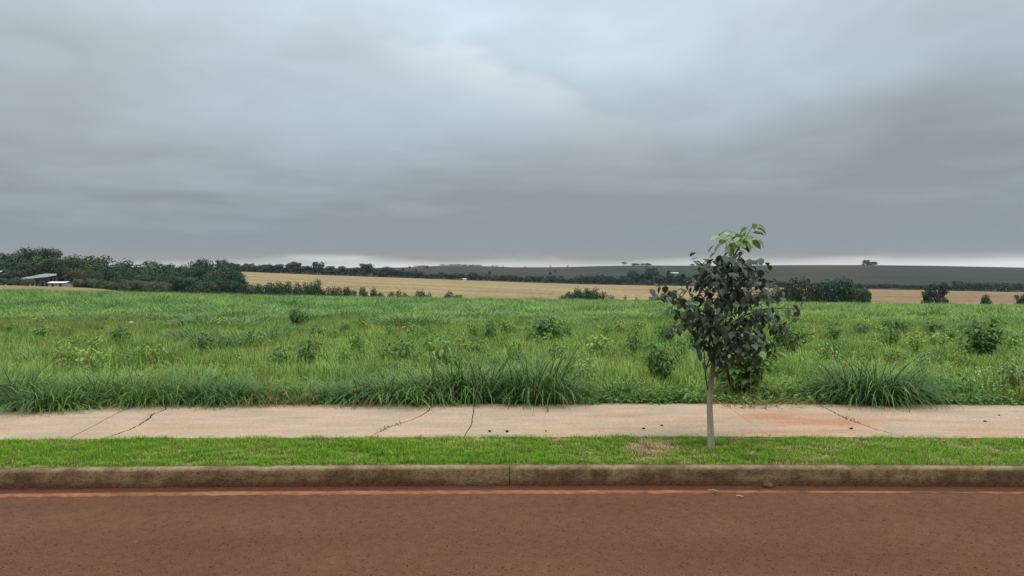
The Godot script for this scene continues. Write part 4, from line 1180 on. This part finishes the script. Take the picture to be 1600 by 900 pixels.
func street_tree() -> void:
	rng.seed = 4242
	var d0 := 7.1
	var k := d0 / F
	var base := Vector3(310.0 * k, 0.13, -d0)
	var tree := thing("street_tree", "young dark-leaved street tree with pale slim trunk on the lawn verge", "tree", base)
	var foot := 697.0
	var at := func(px: float, py: float, deep := 0.0) -> Vector3: return Vector3((px - 1110.0) * k, (foot - py) * k, deep)
	var barkm := grainy(0.9, 6.0, tex(noise(0.06, FastNoiseLite.TYPE_SIMPLEX, 4, 65), 256, ramp([[0.0, 0.6], [1.0, 1.0]])), tex(noise(0.06, FastNoiseLite.TYPE_SIMPLEX, 4, 66), 256), 0.4)
	var grey := Color(0.58, 0.48, 0.33)
	var tan_ := Color(0.34, 0.25, 0.16)
	var b := B.new()
	var stem := tube_path([at.call(1111, 703), at.call(1110, 660), at.call(1109, 622), at.call(1113, 575, 0.01), at.call(1122, 515, -0.02), at.call(1132, 460, 0.01), at.call(1142, 415, 0.0), at.call(1148, 392, 0.01)], 26)
	var rad := []
	for j in 27: rad.append(table([[0, 0.046], [0.8, 0.036], [2.0, 0.030], [8, 0.025], [11, 0.021], [15, 0.015], [20, 0.011], [26, 0.005]], j))
	tube(b, stem, rad, 12, grey)
	for j in b.c.size():   # the lower trunk is greyer, the upper tan
		b.c[j] = grey.lerp(tan_, smoothstep(0.45, 0.8, b.v[j].y)) * (1.0 + 0.35 * nb.get_noise_2d(b.v[j].y * 7.0, b.v[j].x * 40.0) + 0.2 * nb.get_noise_2d(b.v[j].y * 40.0, b.v[j].x * 12.0))
	obj("trunk", b.mesh(barkm), tree)
	var lm := leafy(0.5, 0.3, 0.3)
	var darks := [Color(0.064, 0.086, 0.060), Color(0.044, 0.062, 0.045), Color(0.092, 0.114, 0.082), Color(0.070, 0.104, 0.052)].map(func(c): return tinted(lm, c))
	var meshes := []
	for j in 5: meshes.append(leaf_mesh([0.115, 0.13, 0.10, 0.12, 0.085][j], [0.056, 0.064, 0.05, 0.054, 0.044][j], [0.7, 1.1, 0.5, 0.9, 0.6][j], [0.25, 0.35, 0.15, 0.45, 0.3][j], darks[0]))
	var twigm := tinted(plain(0.9), Color(0.075, 0.06, 0.045))
	# branches: points as (px, py, metres nearer(+) or further(-)), then number of leaves
	var list := [
		[[[1109, 617, 0], [1102, 590, 0.02], [1099, 558, 0.04], [1094, 525, 0.08], [1084, 492, 0.12]], 14],
		[[[1101, 575, 0.02], [1106, 556, 0.06], [1112, 540, 0.10]], 6],
		[[[1118, 545, 0], [1100, 510, 0.1], [1078, 486, 0.16], [1054, 474, 0.2]], 14],
		[[[1121, 525, 0], [1098, 492, -0.1], [1070, 460, -0.18], [1042, 448, -0.2]], 15],
		[[[1126, 490, 0], [1105, 462, 0.1], [1082, 440, 0.16], [1062, 434, 0.2]], 17],
		[[[1130, 470, 0], [1112, 440, 0.14], [1096, 424, 0.2]], 15],
		[[[1134, 450, 0], [1118, 424, -0.05], [1108, 408, -0.08]], 12],
		[[[1116, 560, 0], [1135, 520, 0.14], [1158, 490, 0.22], [1180, 484, 0.28]], 15],
		[[[1118, 545, 0], [1145, 510, -0.1], [1185, 480, -0.2], [1218, 468, -0.25]], 15],
		[[[1122, 520, 0], [1152, 492, 0.12], [1190, 478, 0.2], [1230, 478, 0.22]], 16],
		[[[1125, 500, 0], [1155, 465, 0.05], [1185, 445, 0.08], [1214, 448, 0.1]], 15],
		[[[1130, 475, 0], [1152, 446, -0.12], [1172, 428, -0.2]], 14],
		[[[1136, 445, 0], [1152, 424, 0.08], [1164, 410, 0.12]], 14],
		[[[1117, 555, 0], [1130, 535, 0.25], [1145, 522, 0.38]], 14],
		[[[1120, 530, 0], [1120, 500, 0.28], [1116, 476, 0.42]], 11],
		[[[1122, 520, 0], [1130, 485, -0.3], [1140, 462, -0.42]], 8],
		[[[1128, 480, 0], [1136, 455, 0.24], [1142, 440, 0.34]], 12],
		[[[1140, 425, 0], [1134, 408, 0.1], [1130, 398, 0.14]], 9],
		[[[1117, 558, 0], [1150, 530, 0.1], [1172, 520, 0.16], [1186, 526, 0.2]], 12],
		[[[1122, 525, 0], [1160, 500, 0.0], [1192, 496, 0.05], [1220, 506, 0.06]], 13],
		[[[1116, 560, 0], [1140, 545, 0.12], [1158, 542, 0.2], [1164, 556, 0.22]], 6],
		[[[1121, 525, 0], [1094, 500, 0.0], [1070, 496, 0.05], [1052, 510, 0.05]], 11]]
	for e in list:
		var pts: Array = e[0].map(func(p): return at.call(1122.0 + (p[0] - 1122.0) * 0.98, p[1], p[2]))
		var n := 9
		var path := tube_path(pts, n)
		var rr := []
		for j in n + 1: rr.append(lerpf(0.009, 0.0025, pow(float(j) / n, 0.7)))
		var bb := B.new()
		tube(bb, path, rr, 6, Color.WHITE)
		var axis: Vector3 = (path[n] - path[0]) * Vector3(1, 0, 1)
		axis = axis.normalized() if axis.length() > 0.02 else Vector3(0, 0, 1)
		var leaves := []
		for j in e[1]:
			var t := lerpf(0.64 if e[0][0][1] > 600.0 else 0.30, 1.0, (j + rng.randf()) / e[1])
			var f := t * n
			var p: Vector3 = path[int(minf(f, n - 1))].lerp(path[int(minf(f, n - 1)) + 1], f - int(minf(f, n - 1)))
			var a := rng.randf_range(-1.9, 1.9)
			var out := axis.rotated(Vector3.UP, a)
			var tip := p + out * rng.randf_range(0.02, 0.10) + Vector3(0, rng.randf_range(-0.05, 0.05), 0)
			tube(bb, [p, (p + tip) * 0.5 + Vector3(0, 0.006, 0), tip], [0.0022, 0.0018, 0.0014], 4, Color(1.2, 1.1, 0.9))
			leaves.append([tip, out])
		var br := obj("branch", bb.mesh(twigm), tree)
		for l in leaves:
			var lf := obj("leaf", meshes[rng.randi() % 5], br)
			lf.material_override = darks[rng.randi() % 4]
			var pitch := rng.randf_range(0.15, 1.15)   # hanging
			lf.transform = Transform3D(Basis.looking_at(-(l[1] * cos(pitch) - Vector3(0, sin(pitch), 0)), Vector3.UP) * Basis(Vector3(0, 0, 1), rng.randf_range(-0.6, 0.6)), l[0])
			lf.scale = Vector3.ONE * rng.randf_range(0.5, 0.98)
	var inner := B.new()
	for j in 900:
		var e: Array = list[rng.randi() % list.size()][0]
		var a2: Array = e[rng.randi() % (e.size() - 1) + 1]
		if a2[1] > 542: continue
		var p: Vector3 = at.call(1122.0 + (a2[0] - 1122.0) * 0.95 + rng.randfn() * 13.0, a2[1] + rng.randfn() * 12.0, a2[2] + rng.randfn() * 0.09)
		var la := rng.randf() * TAU
		var tone := rng.randf_range(0.7, 1.3)
		var ln := rng.randf_range(0.06, 0.11)
		broad_leaf(inner, p, Vector3(cos(la), rng.randf_range(-1.2, 0.1), sin(la)).normalized(), ln, ln * 0.6, rng.randf_range(0.2, 0.8), Color(tone, tone, tone))
	var inside := obj("inner_leaves", inner.mesh(darks[0]), tree)
	inside.set_meta("kind", "stuff")
	# fresh shoots on top
	var fm := leafy(0.45, 0.45)
	var fresh := [tinted(fm, Color(0.20, 0.285, 0.11)), tinted(fm, Color(0.15, 0.225, 0.09)), tinted(fm, Color(0.26, 0.33, 0.14))]
	var shoot_m := tinted(plain(0.8), Color(0.13, 0.12, 0.06))
	for e in [[[[1144, 408, 0], [1136, 386, 0.02], [1127, 362, 0.03]], 9], [[[1146, 400, 0], [1156, 382, 0.0], [1168, 361, 0.02], [1178, 347, 0.03]], 10], [[[1146, 398, 0], [1147, 376, -0.04], [1144, 357, -0.05]], 8], [[[1158, 382, 0], [1170, 374, -0.03], [1180, 366, -0.05]], 6], [[[1146, 398, 0], [1152, 380, 0.07], [1157, 370, 0.09]], 6]]:
		var path := tube_path(e[0].map(func(p): return at.call(p[0], p[1], p[2])), 6)
		var bb := B.new()
		tube(bb, path, [0.005, 0.0045, 0.004, 0.0035, 0.003, 0.0025, 0.002], 6, Color.WHITE)
		var spots := []
		for j in e[1]:
			var t := lerpf(0.5, 1.0, (j + 0.5) / e[1])
			var p: Vector3 = path[mini(int(t * 6), 5)].lerp(path[mini(int(t * 6), 5) + 1], t * 6 - mini(int(t * 6), 5))
			var out := Vector3(0, 0, 1).rotated(Vector3.UP, j * 2.4 + rng.randf_range(-0.5, 0.5))
			spots.append([p + out * 0.03 + Vector3(0, 0.012, 0), out])
			tube(bb, [p, p + out * 0.016 + Vector3(0, 0.01, 0), p + out * 0.03 + Vector3(0, 0.012, 0)], [0.0018, 0.0015, 0.0012], 4, Color.WHITE)
		var br := obj("shoot", bb.mesh(shoot_m), tree)
		for s in spots:
			var lf := obj("leaf", meshes[[0, 2, 4][rng.randi() % 3]], br)
			lf.material_override = fresh[rng.randi() % 3]
			lf.set_meta("label", "fresh light green leaf")
			var pitch := rng.randf_range(-0.15, 0.7)
			lf.transform = Transform3D(Basis.looking_at(-(s[1] * cos(pitch) - Vector3(0, sin(pitch), 0)), Vector3.UP) * Basis(Vector3(0, 0, 1), rng.randf_range(-0.5, 0.5)), s[0])
			lf.scale = Vector3.ONE * rng.randf_range(0.95, 1.3)

# ---------------------------------------------------------------- small things
func pebble(w: float, h: float, d: float, col: Color, m: Material) -> ArrayMesh:
	var b := B.new()
	var f := noise(0.9, FastNoiseLite.TYPE_SIMPLEX, 2, rng.randi() % 999)
	for r in 9:
		for s in 12:
			var a := PI * r / 8.0
			var e := TAU * s / 12.0
			var u := Vector3(sin(a) * cos(e), cos(a), sin(a) * sin(e))
			b.vert(u * Vector3(w, h, d) * 0.5 * (1.0 + 0.35 * f.get_noise_3dv(u * 1.4)), u, col * rng.randf_range(0.8, 1.2))
	for r in 8:
		for s in 12:
			b.quad(r * 12 + s, r * 12 + (s + 1) % 12, (r + 1) * 12 + (s + 1) % 12, (r + 1) * 12 + s)
	b.smooth()
	return b.mesh(m)

func litter() -> void:
	rng.seed = 99
	var m := plain(0.95)
	var moss := grass_clump(60, 0.05, 0.02, 0.06, 0.005, 1.1, 0.6, 2, Color(0.12, 0.09, 0.04), Color(0.17, 0.15, 0.06), plain(0.9), 0.4)
	for e in [[[-1.33, 1.58], [-1.31, 1.7], [-1.29, 1.8], [-1.22, 1.93], [-1.2, 2.02], "brownish moss growing along the lower half of the second footpath crack"], [[3.71, 2.1], [3.715, 2.3], [3.72, 2.42], "brownish moss growing in the middle of the third footpath crack"], [[-4.02, 2.35], [-4.1, 2.65], "sparse brown moss in the bend of the first footpath crack"]]:
		var t0 := thing("moss", e[-1], "moss", Vector3(e[0][0], 0.13, -(kerb_d(e[0][0]) + e[0][1])))
		for q in e.slice(0, -1):
			var o := obj("tuft", moss, t0)
			o.position = Vector3(q[0], 0.135, -(kerb_d(q[0]) + q[1])) - t0.position
			o.scale = Vector3(rng.randf_range(0.7, 1.2), 0.9, rng.randf_range(0.8, 1.4))
	var s := obj("stone", pebble(0.085, 0.05, 0.06, Color(0.10, 0.066, 0.045), m))
	var x := 405.0 / F * 6.14
	s.position = Vector3(x, 0.016, -(kerb_d(x) - 0.055))
	tag(s, "brown stone lying in the gutter against the kerb", "stone")
	for e in [[765, 674, 0.03, "dark dropping on the concrete right of the straight joint"], [792, 674.5, 0.034, "dark dropping, second right of the straight joint"], [853, 673.5, 0.02, "tiny dark crumb on the concrete before the lawn, mid photo"], [1006, 670, 0.03, "flat dark crumb on the concrete left of the tree"], [1034, 665, 0.03, "thin dark crumb closest to the street tree on the concrete"], [1330, 670, 0.032, "dark dropping below the third crack"], [1322, 632, 0.034, "dark lump at the path edge above the third crack"], [1539, 659, 0.034, "dark dropping near the right end of the footpath"], [1561, 649, 0.024, "tiny dark lump on the last faint joint of the footpath"]]:
		var d: float = (EYE - 0.16) * F / (e[1] - 450.0)
		var o := obj("dropping", pebble(e[2], e[2] * 0.6, e[2], Color(0.022, 0.016, 0.012), m))
		o.position = Vector3((e[0] - 800.0) / F * d, 0.158 + e[2] * 0.2, -d)
		tag(o, e[3], "dropping")
	var wood := tinted(plain(0.8), Color(0.33, 0.27, 0.19))
	var b := B.new()
	tube(b, [Vector3(-0.045, 0, 0.01), Vector3(0, 0.012, 0), Vector3(0.05, 0.0, -0.012)], [0.004, 0.005, 0.003], 6, Color.WHITE)
	b.box(Vector3(-0.02, 0.002, -0.012), Vector3(0.03, 0.008, 0.004), Color(1.2, 1.3, 1.4))
	var t := obj("twig", b.mesh(wood))
	t.position = Vector3(118.0 / F * 6.62, 0.185, -6.62)
	t.rotation.y = -0.45
	tag(t, "pale broken twig lying on the lawn left of the dry patch", "twig")
	for e in [[1115, 770, 0.09, -0.35, "thin pale twig lying on the orange line below the tree"], [1156, 779, 0.05, -0.4, "short pale wood chip on the road below the tree"]]:
		var d: float = EYE * F / (e[1] - 450.0)
		b = B.new()
		tube(b, [Vector3(-e[2] * 0.5, 0.004, 0), Vector3(0, 0.008, 0.004), Vector3(e[2] * 0.5, 0.003, 0)], [0.003, 0.0045, 0.002] if e[1] < 775 else [0.006, 0.008, 0.004], 6, Color.WHITE)
		t = obj("twig", b.mesh(wood))
		t.position = Vector3((e[0] - 800.0) / F * d, 0.014, -d)
		t.rotation.y = e[3]
		tag(t, e[4], "twig")
	# low reddish mound of soil and a pale bag far out in the meadow
	var p := at_px(275.0, 30.0)
	var mound := obj("soil_mound", pebble(0.75, 0.5, 0.6, Color(0.16, 0.095, 0.06), m))
	mound.position = Vector3(p.x, high(497.5, 30.0) - 0.27, p.z)
	tag(mound, "low brown mound of soil at the near edge of the far grass", "mound")
	var bag := obj("bag", pebble(0.22, 0.13, 0.18, Color(0.34, 0.35, 0.28), m))
	bag.position = Vector3(at_px(205.0, 27.0).x, high(502.5, 27.0) - 0.06, -27.0)
	tag(bag, "small pale bag caught in the meadow left of the soil mound", "bag")
